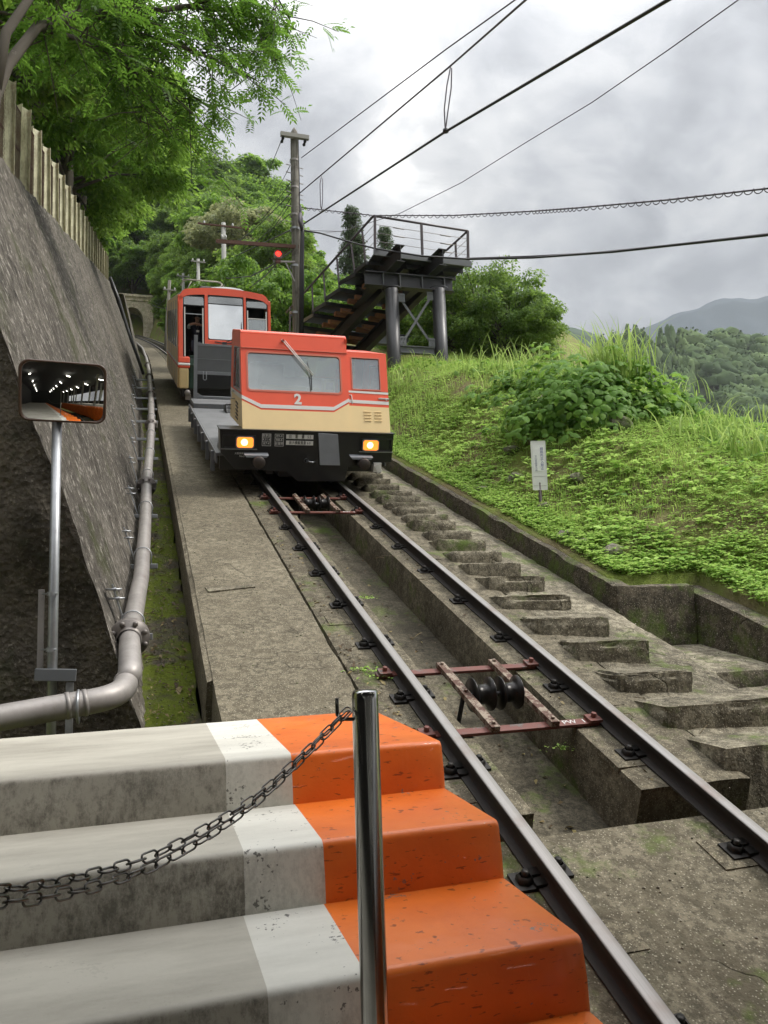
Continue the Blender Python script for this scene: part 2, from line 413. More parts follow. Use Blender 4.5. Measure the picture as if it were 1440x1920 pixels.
def treadmat(name, base, dark, chips, rough=.6, white=False):
    a = Mat(name); v = a.coord((.9, 3.2, 1)); n = a.noise(1.6, 5, .65, v); m = a.noise(7, 6, .7); f = a.noise(75, 3, .6)
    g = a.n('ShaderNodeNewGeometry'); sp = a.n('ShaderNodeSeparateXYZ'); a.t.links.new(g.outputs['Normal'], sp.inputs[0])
    up = a.ramp(sp.outputs[2], (.35, 1), (.75, 0))                    # shade on the risers put into the colour, mixed with real grime stains
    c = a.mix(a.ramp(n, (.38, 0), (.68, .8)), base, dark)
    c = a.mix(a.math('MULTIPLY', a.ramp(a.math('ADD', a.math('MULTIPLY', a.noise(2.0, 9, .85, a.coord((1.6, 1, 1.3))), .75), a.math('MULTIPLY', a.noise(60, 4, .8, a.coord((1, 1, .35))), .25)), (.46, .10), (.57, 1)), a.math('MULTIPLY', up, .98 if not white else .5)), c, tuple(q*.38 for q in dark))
    c = a.mix(a.math('MULTIPLY', f, .22), c, tuple(min(1, q*1.25) for q in base))
    c = a.mix(a.math('MULTIPLY', a.ramp(a.math('ADD', a.math('MULTIPLY', m, .55), a.math('MULTIPLY', f, .45)), (.585, 0), (.61, 1)), chips), c, (.14, .135, .12))
    cr = a.voro(22, vec=a.coord((1, 2, 1))); c = a.mix(a.math('MULTIPLY', a.ramp(cr, (.03, .8), (.07, 0)), a.ramp(m, (.5, 0), (.6, 1))), c, (.05, .04, .03))
    return a.done(a.bsdf(c, a.math('ADD', a.math('MULTIPLY', m, .25), rough-.12), normal=a.bump(a.math('ADD', a.math('MULTIPLY', m, .8), a.math('MULTIPLY', f, .3)), .22, .006), spec=.4))
M['tread'] = treadmat('smooth grey step concrete', (.47, .445, .38), (.26, .24, .20), .15)
M['white'] = treadmat('worn white step paint', (.68, .665, .60), (.47, .455, .40), .95, white=True)
def orange_mat():
    a = Mat('worn orange step paint'); n = a.noise(3, 5, .6); m = a.noise(8, 6, .7); f = a.noise(60, 4, .7); st = a.noise(2.5, 7, .75, a.coord((9, 1.5, 1.2)))
    c = a.mix(a.ramp(n, (.35, 0), (.7, 1)), (.80, .185, .020), (.62, .12, .010))
    c = a.mix(a.ramp(st, (.60, 0), (.72, .4)), c, (.70, .22, .07))
    c = a.mix(a.ramp(a.math('ADD', a.math('MULTIPLY', m, .6), a.math('MULTIPLY', f, .4)), (.605, 0), (.625, .85)), c, (.17, .155, .13))
    c = a.mix(a.ramp(a.noise(30, 3, .5, a.coord((1, 1, 4))), (.64, 0), (.70, .7)), c, (.12, .025, .006))
    return a.done(a.bsdf(c, a.math('ADD', a.math('MULTIPLY', m, .3), .28), normal=a.bump(a.math('ADD', m, a.math('MULTIPLY', f, .25)), .25, .008), spec=.5, Coat_Weight=.15))
M['orange'] = orange_mat()
def rail_mat():
    a = Mat('rail steel'); n = a.noise(24, 5, .7); s = a.noise(2, 4, .6, a.coord((60, .6, 1)))
    g = a.n('ShaderNodeNewGeometry'); sp = a.n('ShaderNodeSeparateXYZ'); a.t.links.new(g.outputs['Normal'], sp.inputs[0])
    dt = a.math('ADD', a.math('MULTIPLY', sp.outputs[1], -ST), a.math('MULTIPLY', sp.outputs[2], CT))
    x = a.n('ShaderNodeSeparateXYZ'); a.t.links.new(a.tc.outputs['Object'], x.inputs[0])
    hgt = a.math('ADD', a.math('MULTIPLY', x.outputs[1], -TT), x.outputs[2])
    top = a.math('MULTIPLY', a.ramp(dt, (.80, 0), (.93, 1)), a.math('GREATER_THAN', hgt, TO[2]-.03))
    sidec = a.mix(n, (.008, .006, .005), (.024, .017, .013)); topc = a.mix(s, (.20, .19, .18), (.36, .345, .33))
    topc = a.mix(a.ramp(a.noise(3, 4), (.55, 0), (.72, .5)), topc, (.16, .09, .055))
    return a.done(a.bsdf(a.mix(top, sidec, topc), a.math('SUBTRACT', .72, a.math('MULTIPLY', top, .26)), a.math('MULTIPLY', top, .45), a.bump(n, .25, .003)))
M['rail'] = rail_mat()
M['clip'] = plain('black rail clip iron', (.020, .018, .016), .5, .5)
M['rust'] = paint('red oxide flat bar', (.135, .040, .028), .55, .55, (.10, .085, .075), nscale=9, bump=.2)
M['rustwood'] = paint('rusted pale angle bar', (.25, .20, .15), .7, .9, (.075, .03, .016), nscale=14, bump=.3)
M['galv'] = paint('galvanised steel', (.36, .37, .38), .38, .25, (.20, .19, .18), .75, nscale=12, dirt=.6)
M['galvdull'] = paint('dull galvanised pipe', (.33, .305, .285), .5, .35, (.22, .17, .13), .35, nscale=6, dirt=.8)
M['inox'] = plain('polished stainless steel', (.50, .50, .49), .17, 1)
M['chain'] = plain('dark stainless chain', (.15, .145, .135), .30, 1)
M['black'] = plain('black iron', (.014, .014, .015), .45)
M['rubber'] = plain('black rubber', (.010, .010, .010), .8)

# ------------------------------------------------------------------ ground
def hill_left(x, y):
    xw = 0.02+curve_off(y/CT)-1.6
    return zt(y)+4.05+0.62*np.clip(xw-x, 0, 60)+1.2*fbm(np.stack([x*.12, y*.12, 0*x], -1), 1, 3)
def hill_right(x, y):
    xc = np.interp(y, [6.75, 7.6], [5.40, 4.36])+curve_off(y/CT); d = np.clip(x-xc, 0, None)
    A = np.interp(y, [4, 6, 9, 12, 15, 22, 60, 110], [.25, .42, .80, 1.12, 1.42, 1.45, 2.2, 10])
    w = np.interp(y, [4, 8, 14, 30], [3.0, 2.6, 2.2, 3])
    t = np.clip(d/w, 0, 1); h = A*t*t*(3-2*t)+.05*np.clip(d, 0, 3)+.03
    fall = np.clip(d-np.interp(y, [4, 12, 25, 60, 120], [5.2, 4.8, 10, 22, 60]), 0, None)
    h = h-.55*fall+.0*x
    P = np.stack([x, y, 0*x], -1)
    h = h+np.clip(d, 0, 1)*(.20*fbm(P, .7, 4)+.06*fbm(P, 3.1, 3))
    return np.maximum(zt(y)+h, -95+.02*x+0*y)
def ground_z(x, y):
    x = np.asarray(x, float); y = np.asarray(y, float); yy = np.minimum(y, 135)
    off = curve_off(yy/CT); xr = 4.36+off; xl = .02+off-1.9
    zb = zt(yy)-1.25
    z = np.where(x > xr+.02, hill_right(x, yy), zb)
    z = np.where(x <= xl, hill_left(x, yy), z)
    z = np.where((yy < 6.35) & (x <= xl) & (x > -9), zb, z)
    z = np.where((yy < 6.84) & (x > xr-.2) & (x < 5.34), np.minimum(z, -1.3+.13*(yy-6.75)), z)
    # the slope above the portal
    bank = 45+.75*(yy-118)+.15*np.abs(x+1)
    z = np.where((yy > 111.5) & (x > -40) & (x < 30), np.maximum(z, np.minimum(bank, 58)), z)
    z = np.where((yy < 3.8), np.minimum(z, zb+.0*x), z)
    return z+.35*np.clip(y-135, 0, 400)*np.where(x < 40, 1, 0)
def terrain():
    xs = np.unique(np.concatenate([np.arange(-60, -6, 3.), np.arange(-6, 4.4, .4), np.arange(4.4, 13, .13), np.arange(13, 30, .7), np.arange(30, 120, 5.), np.arange(120, 700, 40.)]))
    ys = np.unique(np.concatenate([np.arange(-120, 2, 8.), np.arange(2, 20, .15), np.arange(20, 50, .7), np.arange(50, 140, 2.5), np.arange(140, 620, 30.)]))
    X, Y = np.meshgrid(xs, ys); Z = ground_z(X, Y)
    nx = len(xs); i, j = np.meshgrid(np.arange(nx-1), np.arange(len(ys)-1)); a = (j*nx+i).ravel()
    Fq = np.stack([a, a+1, a+nx+1, a+nx], -1)
    me = mesh_np('ground', np.stack([X, Y, Z], -1).reshape(-1, 3), Fq, M['soil'], True)
    tag(link(bpy.data.objects.new('ground', me)), kind='structure')
terrain()

# ------------------------------------------------------------------ swept concrete of the track bed
def subdiv_loop(prof, step):
    out = []
    for i, p in enumerate(prof):
        q = prof[(i+1) % len(prof)]; L = math.dist(p, q); k = max(1, int(round(L/step)))
        for t in range(k): out.append((p[0]+(q[0]-p[0])*t/k, p[1]+(q[1]-p[1])*t/k))
    return out
def s_samples(s0, s1, d0=.07, grow=.012):
    s, out = s0, [s0]
    while s < s1:
        s += max(d0, (s-4)*grow) if s > 4 else d0; out.append(min(s, s1))
    return np.array(out)
def sweep(name, prof, s0, s1, mat, amp=.008, step=.07, parent=None, edge=.02, kind='structure', d0=.07, world_end=False, sub=True, smooth=True):
    P = subdiv_loop(prof, step) if sub else list(prof)
    P = np.array(P); S = s_samples(s0, s1, d0)
    m, n = len(S), len(P)
    V = TP(P[None, :, 0], S[:, None], P[None, :, 1])
    if amp:
        cen = P.mean(0); corner = np.zeros(n)
        for c in prof: corner = np.maximum(corner, np.exp(-((P-np.array(c))**2).sum(1)/.05**2))
        nz = fbm(V, 5.0, 4)+.6*fbm(V, 17.0, 2)
        dirn = np.zeros((n, 2)); dirn[:] = cen-P; dirn /= np.linalg.norm(dirn, axis=1)[:, None]+1e-9
        k = amp*nz + corner[None, :]*edge*(np.clip(fbm(V, 3.3, 4)+.30, 0, 1)*1.5+.15)
        V[..., 0] += k*dirn[None, :, 0]
        V[..., 1] += -ST*k*dirn[None, :, 1]; V[..., 2] += CT*k*dirn[None, :, 1]
    a, b = np.meshgrid(np.arange(n), np.arange(m-1)); i0 = (b*n+a).ravel(); i1 = (b*n+(a+1) % n).ravel()
    F_ = [tuple(q) for q in np.stack([i0, i0+n, i1+n, i1], -1).tolist()]
    F_ += [tuple(range(n)), tuple(reversed(range((m-1)*n, m*n)))]
    me = mesh_np(name, V.reshape(-1, 3), F_, mat, smooth)
    me.polygons[len(F_)-1].use_smooth = False; me.polygons[len(F_)-2].use_smooth = False
    o = bpy.data.objects.new(name, me); link(o, parent)
    if kind: o['kind'] = kind
    try: me.set_sharp_from_angle(angle=RAD(40))
    except Exception: pass
    return o
T_ = -.128
sweep('walkway', [(-1.83, T_), (-.905, T_), (-.905, -.9), (-1.83, -.9)], 3.0, 118, M['walk'], .006, edge=.012)
sweep('walkway_edge', [(-1.87, T_-.006), (-1.70, T_+.004), (-1.70, T_-.12), (-1.87, T_-.5)], 5.9, 30, M['walk'], .014, .05, edge=.035)
sweep('left_rail_plinth', [(-.888, T_), (-.36, T_), (-.36, -.8), (-.888, -.8)], 4.05, 118, M['bed'], .006, edge=.018)
sweep('trench_floor', [(-.37, -.50), (.35, -.50), (.35, -.95), (-.37, -.95)], 1.0, 118, M['trench'], .008, .09)
sweep('right_rail_plinth', [(.335, T_), (1.07, T_), (1.07, -.95), (.335, -.95)], 4.14, 118, M['bed'], .008, edge=.022)
sweep('stair_bed', [(1.072, T_-.012), (2.02, -.20), (2.02, -.95), (1.072, -.95)], 4.3, 60, M['steps'], .02, .08)
sweep('drain_floor', [(-2.6, -.60), (-1.86, -.60), (-1.86, -1.0), (-2.6, -1.0)], 3.0, 112, M['channel'], .03, .06)
sweep('apron', [(-.90, T_), (3.2, T_), (3.2, -.95), (-.90, -.95)], -2.0, 3.86, M['apron'], .012, .07, edge=.02)
# the kerb wall with its recessed landing
cw = thing('kerb_wall', 'dark mossy concrete kerb wall along the foot of the grass bank', 'kerb wall')
sweep('wall_run', [(2.03, .02), (2.22, .02), (2.22, -.9), (2.03, -.9)], 7.12, 62, M['curb'], .012, .06, parent=cw, edge=.03, kind=None)
def rough_hex(name, base, mat, parent=None, n=.06, amp=.012, edge=.02, kind=None, freq=5, smooth=True):
    """base: 8 corners (bottom 4 ccw, top 4 ccw) -> subdivided, weathered block"""
    B = np.array(base, float); V = []; F_ = []; idx = {}
    def tri(u, v, w):
        b = B[0]*(1-u)*(1-v)+B[1]*u*(1-v)+B[2]*u*v+B[3]*(1-u)*v; t = B[4]*(1-u)*(1-v)+B[5]*u*(1-v)+B[6]*u*v+B[7]*(1-u)*v
        return b*(1-w)+t*w
    L = [max(1, int(np.linalg.norm(B[1]-B[0])/n)), max(1, int(np.linalg.norm(B[3]-B[0])/n)), max(1, int(np.linalg.norm(B[4]-B[0])/n))]
    L = [min(q, 60) for q in L]
    def vid(i, j, k):
        q = (i, j, k)
        if q not in idx: idx[q] = len(V); V.append((i/L[0], j/L[1], k/L[2]))
        return idx[q]
    for i in range(L[0]):
        for j in range(L[1]):
            F_.append((vid(i,j,0), vid(i,j+1,0), vid(i+1,j+1,0), vid(i+1,j,0))); F_.append((vid(i,j,L[2]), vid(i+1,j,L[2]), vid(i+1,j+1,L[2]), vid(i,j+1,L[2])))
    for i in range(L[0]):
        for k in range(L[2]):
            F_.append((vid(i,0,k), vid(i+1,0,k), vid(i+1,0,k+1), vid(i,0,k+1))); F_.append((vid(i,L[1],k), vid(i,L[1],k+1), vid(i+1,L[1],k+1), vid(i+1,L[1],k)))
    for j in range(L[1]):
        for k in range(L[2]):
            F_.append((vid(0,j,k), vid(0,j,k+1), vid(0,j+1,k+1), vid(0,j+1,k))); F_.append((vid(L[0],j,k), vid(L[0],j+1,k), vid(L[0],j+1,k+1), vid(L[0],j,k+1)))
    U = np.array(V); P = np.array([tri(*u) for u in V]); c = P.mean(0)
    near = ((np.minimum(U, 1-U)*np.linalg.norm([B[1]-B[0], B[3]-B[0], B[4]-B[0]], axis=1)) < .04).sum(1)
    d = c-P; d /= np.linalg.norm(d, axis=1)[:, None]+1e-9
    k = amp*(fbm(P, freq, 4)+.5*fbm(P, freq*3.2, 2))+np.where(near >= 2, edge*(.4+1.3*np.clip(fbm(P, 3.1, 3)+.3, 0, 1)), 0)
    P = P+d*k[:, None]
    me = mesh_np(name, P, F_, mat, smooth)
    try: me.set_sharp_from_angle(angle=RAD(45))
    except Exception: pass
    o = bpy.data.objects.new(name, me); link(o, parent)
    if kind: o['kind'] = kind
    return o
def hexa(x0, x1, y0, y1, z0, z1a, z1b=None):
    """box whose top runs from z1a at y0 to z1b at y1"""
    z1b = z1a if z1b is None else z1b
    return [(x0,y0,z0),(x1,y0,z0),(x1,y1,z0),(x0,y1,z0),(x0,y0,z1a),(x1,y0,z1a),(x1,y1,z1b),(x0,y1,z1b)]
rough_hex('wall_return', hexa(4.318, 5.20, 6.70, 6.92, -1.3, .035), M['curb'], cw, .05, .012, .02)
rough_hex('wall_run', hexa(5.20, 5.42, 3.0, 6.92, -2.4, -1.28, .02), M['curb'], cw, .06, .012, .025)
rough_hex('landing', hexa(4.0, 5.215, 5.60, 6.70, -1.5, -.70, -.545), M['steps'], None, .05, .012, .02, kind='structure')
rough_hex('lower_landing', hexa(4.0, 5.215, 3.2, 5.58, -2.2, -1.55, -.82), M['steps'], None, .06, .02, .02, kind='structure')

# ------------------------------------------------------------------ concrete stairs beside the track
stairs = thing('track_stairs', 'flight of worn concrete steps running uphill beside the right rail', 'stairs')
sl = [4.26, 4.78, 5.30, 5.86, 6.41, 7.03, 7.58, 8.06, 8.51, 8.97, 9.42, 9.85, 10.27, 10.65, 11.0, 11.38, 11.79, 12.25, 12.7]
while sl[-1] < 40: sl.append(sl[-1]+.45)
for i, s in enumerate(sl):
    wide = s < 4.9
    p = TP(0, s, .004); yf, zf = p[1], p[2]; nx = sl[i+1] if i+1 < len(sl) else s+.45
    dep = min((nx-s)*CT, .50); zb = zf-.55
    u0, u1 = .93+rng.uniform(-.03, .03), 1.52+rng.uniform(-.03, .04)
    if wide: u1 = 2.6
    if 6.2 < s < 7.2: u0 -= .11
    x0, x1 = TO[0]+u0, TO[0]+u1
    zf += rng.uniform(-.012, .012)
    sk = rng.uniform(-.025, .025)
    base = [(x0,yf+.03,zb),(x1,yf+sk+.03,zb),(x1,yf+dep+.3,zb),(x0,yf+dep+.3,zb),(x0,yf,zf),(x1,yf+sk,zf-.01),(x1,yf+sk+dep*.86,zf-.01),(x0,yf+dep*.86,zf)]
    rough_hex('step', base, M['steps'], stairs, .028 if s < 8 else .045, .014, .026, freq=9, smooth=True)

_p = [tuple(TP(u, s, n)) for u, s, n in ((-1.72, 7.70, -.16), (-1.28, 7.82, -.16), (-1.27, 7.92, -.16), (-1.74, 7.84, -.16), (-1.72, 7.70, T_+.018), (-1.28, 7.82, T_+.012), (-1.27, 7.92, T_+.006), (-1.74, 7.84, T_+.012))]
rough_hex('concrete_patch', _p, M['steps'], None, .02, .010, .008, kind='structure', smooth=False)
# ------------------------------------------------------------------ retaining wall
rw = thing('retaining_wall', 'tall leaning retaining wall of stained rough concrete beside the drain', 'retaining wall')
def wall_face(name, y0, y1, H0, H1, batter, mat, dy, dh, parent, xoff=0, amp=.05):
    ys = [y0]
    while ys[-1] < y1: ys.append(min(y1, ys[-1]+max(dy, (ys[-1]-3)*.012)))
    ys = np.array(ys); nh = int(max(H0, H1)/dh); hs = np.linspace(-.7, 1, nh)
    Y, Hh = np.meshgrid(ys, hs, indexing='ij'); H = np.interp(Y, [y0, y1], [H0, H1]); hh = np.where(Hh < 0, Hh, Hh*H)
    zb = zt(Y)-.64; X = .02+xoff+curve_off(Y/CT)-batter*hh; Z = zb+hh
    P = np.stack([X, Y, Z], -1); Q = P*np.array([1, 1, .22])
    d = amp*fbm(Q, 2.6, 4)+amp*.55*fbm(Q, 11, 3)+amp*.9*fbm(P, .45, 2)+amp*.3*np.clip(fbm(P*np.array([1, .25, 1]), 1.3, 3), 0, 1)
    P[..., 0] += d
    m, n = P.shape[:2]; b, a = np.meshgrid(np.arange(n-1), np.arange(m-1)); i0 = (a*n+b).ravel()
    Fq = np.stack([i0, i0+n, i0+n+1, i0+1], -1)
    base = m*n; back = P[:, -1].copy(); back[:, 0] -= .45; V = np.concatenate([P.reshape(-1, 3), back])
    t = np.arange(m-1); Ft = np.stack([t*n+n-1, (t+1)*n+n-1, base+t+1, base+t], -1)
    me = mesh_np(name, V, np.concatenate([Fq, Ft]), mat, True); return inst(name, me, parent)
wall_face('wall_face', 5.85, 41.6, 4.78, 4.78, .33, M['wall'], .045, .055, rw)
# near end of the wall: a rough return face in deep shade, running left behind the mirror
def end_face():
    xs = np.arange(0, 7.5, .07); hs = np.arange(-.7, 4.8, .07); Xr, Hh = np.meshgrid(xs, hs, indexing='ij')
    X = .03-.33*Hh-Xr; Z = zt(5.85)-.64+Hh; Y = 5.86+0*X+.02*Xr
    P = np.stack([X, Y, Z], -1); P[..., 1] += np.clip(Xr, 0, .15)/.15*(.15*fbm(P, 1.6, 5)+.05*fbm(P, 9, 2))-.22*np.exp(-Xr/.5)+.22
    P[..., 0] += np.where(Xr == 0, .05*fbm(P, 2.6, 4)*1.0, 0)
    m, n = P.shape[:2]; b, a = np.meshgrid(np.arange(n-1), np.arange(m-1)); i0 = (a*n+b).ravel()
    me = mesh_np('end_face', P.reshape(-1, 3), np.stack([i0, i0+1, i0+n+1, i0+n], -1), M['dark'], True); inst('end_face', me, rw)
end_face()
rw2 = thing('retaining_wall', 'lower mossy retaining wall continuing beyond the tall one towards the tunnel', 'retaining wall')
wall_face('wall_face', 41.7, 108, 4.2, 3.0, .22, M['wall'], .3, .2, rw2, 0, .06)
dp = MB(); dp.tube([at(205, 520, 41.3), at(222, 562, 41.5), at(240, 622, 41.6), at(268, 702, 41.8)], .11, 8)
tag(dp.build('drain_pipe', M['black']), 'black drain pipe running down the far end of the tall wall', 'pipe')

# ------------------------------------------------------------------ rails
RP = [(-.026, 0), (.026, 0), (.0335, -.006), (.0335, -.024), (.010, -.036), (.0075, -.055), (.0075, -.095), (.014, -.106), (.054, -.114), (.055, -.123), (-.055, -.123), (-.054, -.114), (-.014, -.106), (-.0075, -.095), (-.0075, -.055), (-.010, -.036), (-.0335, -.024), (-.0335, -.006)]
def make_clip():
    b = MB(TRM); b.box(-.055, .055, -.06, .06, -.128, -.112); b.lathe([(0, .040), (.020, .040), (.030, .028)], (0, 0, -.112), (0, 0, 1), 6)
    b.lathe([(0, .017), (.024, .017), (.024, 0)], (0, 0, -.084), (0, 0, 1), 6); b.bar((.03, -.035, -.104), (.095, -.035, -.104), .05, .016); b.bar((.03, .035, -.104), (.095, .035, -.104), .05, .016)
    return b.mesh('clip', M['clip'])
TRM = Matrix.Rotation(SLOPE, 4, 'X')
clipR = make_clip()
flip = Matrix.Rotation(math.pi, 4, 'Z')
def clip_flip():
    b = MB(TRM @ flip); b.box(-.055, .055, -.06, .06, -.128, -.112); b.lathe([(0, .040), (.020, .040), (.030, .028)], (0, 0, -.112), (0, 0, 1), 6)
    b.lathe([(0, .017), (.024, .017), (.024, 0)], (0, 0, -.084), (0, 0, 1), 6); b.bar((.03, -.035, -.104), (.095, -.035, -.104), .05, .016); b.bar((.03, .035, -.104), (.095, .035, -.104), .05, .016)
    return b.mesh('clip', M['clip'])
clipL = clip_flip()
def rail(u, label):
    t = thing('rail', label, 'rail', group='rails of the incline railway')
    prof = [(u+a, b) for a, b in RP]
    sweep('rail_bar', prof, -2.0, 117, M['rail'], 0, parent=t, kind=None, sub=False, d0=.5, smooth=False)
    for k in range(38):
        s = 1.72+.92*k
        if k == 1: s += .03
        P = TP(u-.095, s, 0); inst('clip', clipR, t, Matrix.Translation(P.tolist()))
        P = TP(u+.095, s+.05, 0); inst('clip', clipL, t, Matrix.Translation(P.tolist()))
    return t
rail(-.565, 'left rail, the one next to the orange platform steps')
rail(.565, 'right rail, the one next to the worn concrete stairs')
# square sockets cut round some of the clips
b = MB(TRM)
pads = MB()
for (u, s) in ((.43, 3.56), (-.43, 3.2), (.43, 4.47), (.43, 8.04), (-.72, 4.3), (-.72, 6.9), (.74, 5.2), (.78, 11), (.72, 8.7)):
    q = TP(np.array([-.10, .10, .10, -.10])+u, np.array([-.11, -.11, .11, .11])+s, T_+.006)
    q2 = TP(np.array([-.10, .10, .10, -.10])+u, np.array([-.11, -.11, .11, .11])+s, T_-.03)
    pads.add([tuple(p) for p in q2]+[tuple(p) for p in q], [(0,1,5,4),(1,2,6,5),(2,3,7,6),(3,0,4,7),(4,5,6,7)])
tag(pads.build('bearing_pads', M['bed']), kind='structure')

# ------------------------------------------------------------------ cable roller assemblies
def roller_assembly(s0, label):
    t = thing('roller_assembly', label, 'cable rollers', tuple(TP(0, s0, 0)), TRACK_ROT, 'cable roller frames between the rails')
    for k, (y, wx) in enumerate(((-.0, 0), (.88, 0))):
        b = MB(); b.box(-.72, .50, y-.035, y+.035, -.122, -.100); b.build('cross_bar', M['rust'], t, .004)
        for x in (-.66, .47):
            p = MB(); p.box(x-.045, x+.045, y-.045, y+.045, -.099, -.078); p.lathe([(0, .018), (.03, .018), (.03, 0)], (x, y, -.078), (0, 0, 1), 6); p.build('clamp_plate', M['rust'], t, .003)
    for x in (-.23, .175):
        b = MB(); b.box(x-.03, x+.03, -.05, .93, -.098, -.060)
        for y in (-.01, .44, .89): b.lathe([(0, .014), (.016, .014), (.016, 0)], (x, y, -.060), (0, 0, 1), 6)
        b.build('side_bar', M['rustwood'], t, .003)
    b = MB(); RZ = -.088; b.cyl((-.23, .44, RZ), (.175, .44, RZ), .014, 10); b.build('axle', M['galv'], t)
    for x in (-.118, .080):
        b = MB(); b.lathe([(-.070, .02), (-.070, .112), (-.060, .114), (-.045, .080), (-.02, .066), (.02, .066), (.045, .080), (.060, .114), (.070, .112), (.070, .02)], (x, .44, RZ), (1, 0, 0), 28)
        b.build('roller', M['roller'], t)
    b = MB(); b.bar((-.23, .47, -.10), (-.25, .50, -.48), .022, .022); b.build('leg', M['black'], t)
    lettering('pw', M['chalk'], t, Matrix.Translation((.335, -.002, -.0992)) @ Matrix.Scale(.85, 4))
    return t
M['roller'] = paint('dark oiled roller iron', (.020, .018, .017), .32, .3, (.09, .075, .06), .6, nscale=10)
M['chalk'] = plain('white paint marks', (.62, .62, .60), .7)
roller_assembly(4.88, 'pair of black cable rollers in a rusty frame between the rails, in the foreground')
roller_assembly(10.78, 'pair of cable rollers in a rusty frame just in front of the freight wagon')
roller_assembly(17.6, 'cable rollers in a rusty frame hidden in the shade under the freight wagon')

# ------------------------------------------------------------------ stepped platform
plat = thing('stepped_platform', 'wide stepped concrete platform with a white band and an orange painted edge', 'platform')
RS, TD = .1545, .4395
def step_profile(yn, zn, depth, back_drop=False):
    """(y,z) loop: rounded nosing at yn, tread running back by depth, riser down"""
    r = .022; P = []
    for k in range(6):
        a = RAD(90+15*k*1.12); P.append((yn+r-.0+math.cos(a)*r, zn-r+math.sin(a)*r))
    P += [(yn-.012, zn-RS*.55), (yn-.020, zn-RS-.03), (yn-.020, zn-RS-.55), (yn+depth+.02, zn-RS-.55), (yn+depth+.02, zn-.0)]
    return P[::-1] if False else P
def platform_part(name, x0, x1, yn, zn, depth, mat, parent, xr0=None, cham=False):
    prof = step_profile(yn, zn, depth); n = len(prof)
    X = [x0+(x1-x0)*k/max(1, int((x1-x0)/.12)) for k in range(int((x1-x0)/.12)+1)] if x1-x0 > .12 else [x0, x1]
    X[-1] = x1
    if cham: X = X[:-1]+[x1-.02, x1-.006, x1]
    V = []; cy0 = sum(p[0] for p in prof)/n; cz0 = sum(p[1] for p in prof)/n
    for x in X:
        ins = (.0 if x < x1-.019 else (.0 if x < x1-.01 else (.006 if x < x1-.003 else .02))) if cham else 0
        for i, (y, z) in enumerate(prof):
            w = .0022*float(vnoise(np.array([x*2.1, y*6, z*6]))) if i < 8 else 0
            if i < 8: y2, z2 = y+ins+w, z-ins*.8+w
            else: y2, z2 = y, (z-ins*.8 if i == n-1 else z)
            V.append((x, y2, z2))
    F_ = []
    for a in range(len(X)-1):
        for i in range(n): F_.append((a*n+i, a*n+(i+1) % n, (a+1)*n+(i+1) % n, (a+1)*n+i))
    F_.append(tuple(reversed(range(n)))); F_.append(tuple(range((len(X)-1)*n, len(X)*n)))
    me = mesh_np(name, V, F_, mat, True)
    try: me.set_sharp_from_angle(angle=RAD(38))
    except Exception: pass
    return inst(name, me, parent)
XG, XO, XE = .252, .462, .968
for k in range(0, 44):
    yn, zn = 2.635-TD*k, -.492-RS*k; dep = TD if k else .80
    if k == 0: yn0 = yn
    j = [float(v) for v in rng.uniform(-.004, .004, 3)]
    st = platform_part('step', -3.2, XG+j[0], yn, zn, dep, M['tread'], plat)
    platform_part('white_band', XG+j[0], XO+j[1], yn, zn, dep, M['white'], st)
    platform_part('orange_band', XO+j[1], XE+j[2]+.02, yn, zn, dep, M['orange'], st, cham=True)
M['bufm'] = paint('worn brown buffer iron', (.050, .038, .032), .5, .4, (.12, .10, .09), .3, nscale=9)
M['roofgrey'] = paint('grey roof paint', (.30, .30, .29), .6, .2); M['roofvent'] = paint('pale roof vent', (.55, .56, .53), .6, .1)
M['panto'] = paint('pale pantograph bar', (.36, .33, .26), .6, .2); M['boxgrey'] = paint('dark grey box', (.10, .105, .11), .5, .2)
b = MB()
V = []
for y in (3.40, -17.0):
    zt_ = -.492-RS*((2.635-y)/TD)-.75 if y < 3 else -.9
    V += [(-3.2, y, zt_), (XE-.02, y, zt_), (XE-.02, y, zt_-1.9), (-3.2, y, zt_-1.9)]
b.add(V, [(0,1,2,3),(4,5,6,7),(0,4,5,1),(1,5,6,2),(2,6,7,3),(3,7,4,0)])
b.build('base', M['tread'], plat)

# ------------------------------------------------------------------ bollard post and chain
post_xy = (.392, 1.45)
t = thing('chain_post', 'polished steel tube post with a chain hooked to it, standing on the orange step edge', 'post', (post_xy[0], post_xy[1], -.955))
b = MB(); b.lathe([(0, .0243), (.772, .0243), (.782, .0235), (.786, .021), (.787, .0)], (0, 0, 0), (0, 0, 1), 40); b.build('tube', M['inox'], t)
b = MB(); b.tube([(-.022, .004, .735), (-.045, .004, .737), (-.052, .004, .745), (-.052, .004, .775)], .0035, 8); b.build('hook', M['chain'], t)
b = MB(); b.lathe([(0, .05), (.006, .05), (.007, .026)], (0, 0, 0), (0, 0, 1), 28); b.build('foot_plate', M['inox'], t)
def link_mesh():
    L, R, r = .0185, .0060, .00155; pts = []
    for k in range(7): a = RAD(-90+30*k); pts.append((L/2+math.cos(a)*R, 0, math.sin(a)*R))
    for k in range(7): a = RAD(90+30*k); pts.append((-L/2+math.cos(a)*R, 0, math.sin(a)*R))
    b = MB(); b.tube(pts, r, 7, closed=True); return b.mesh('chain_link', M['chain'])
LK = link_mesh()
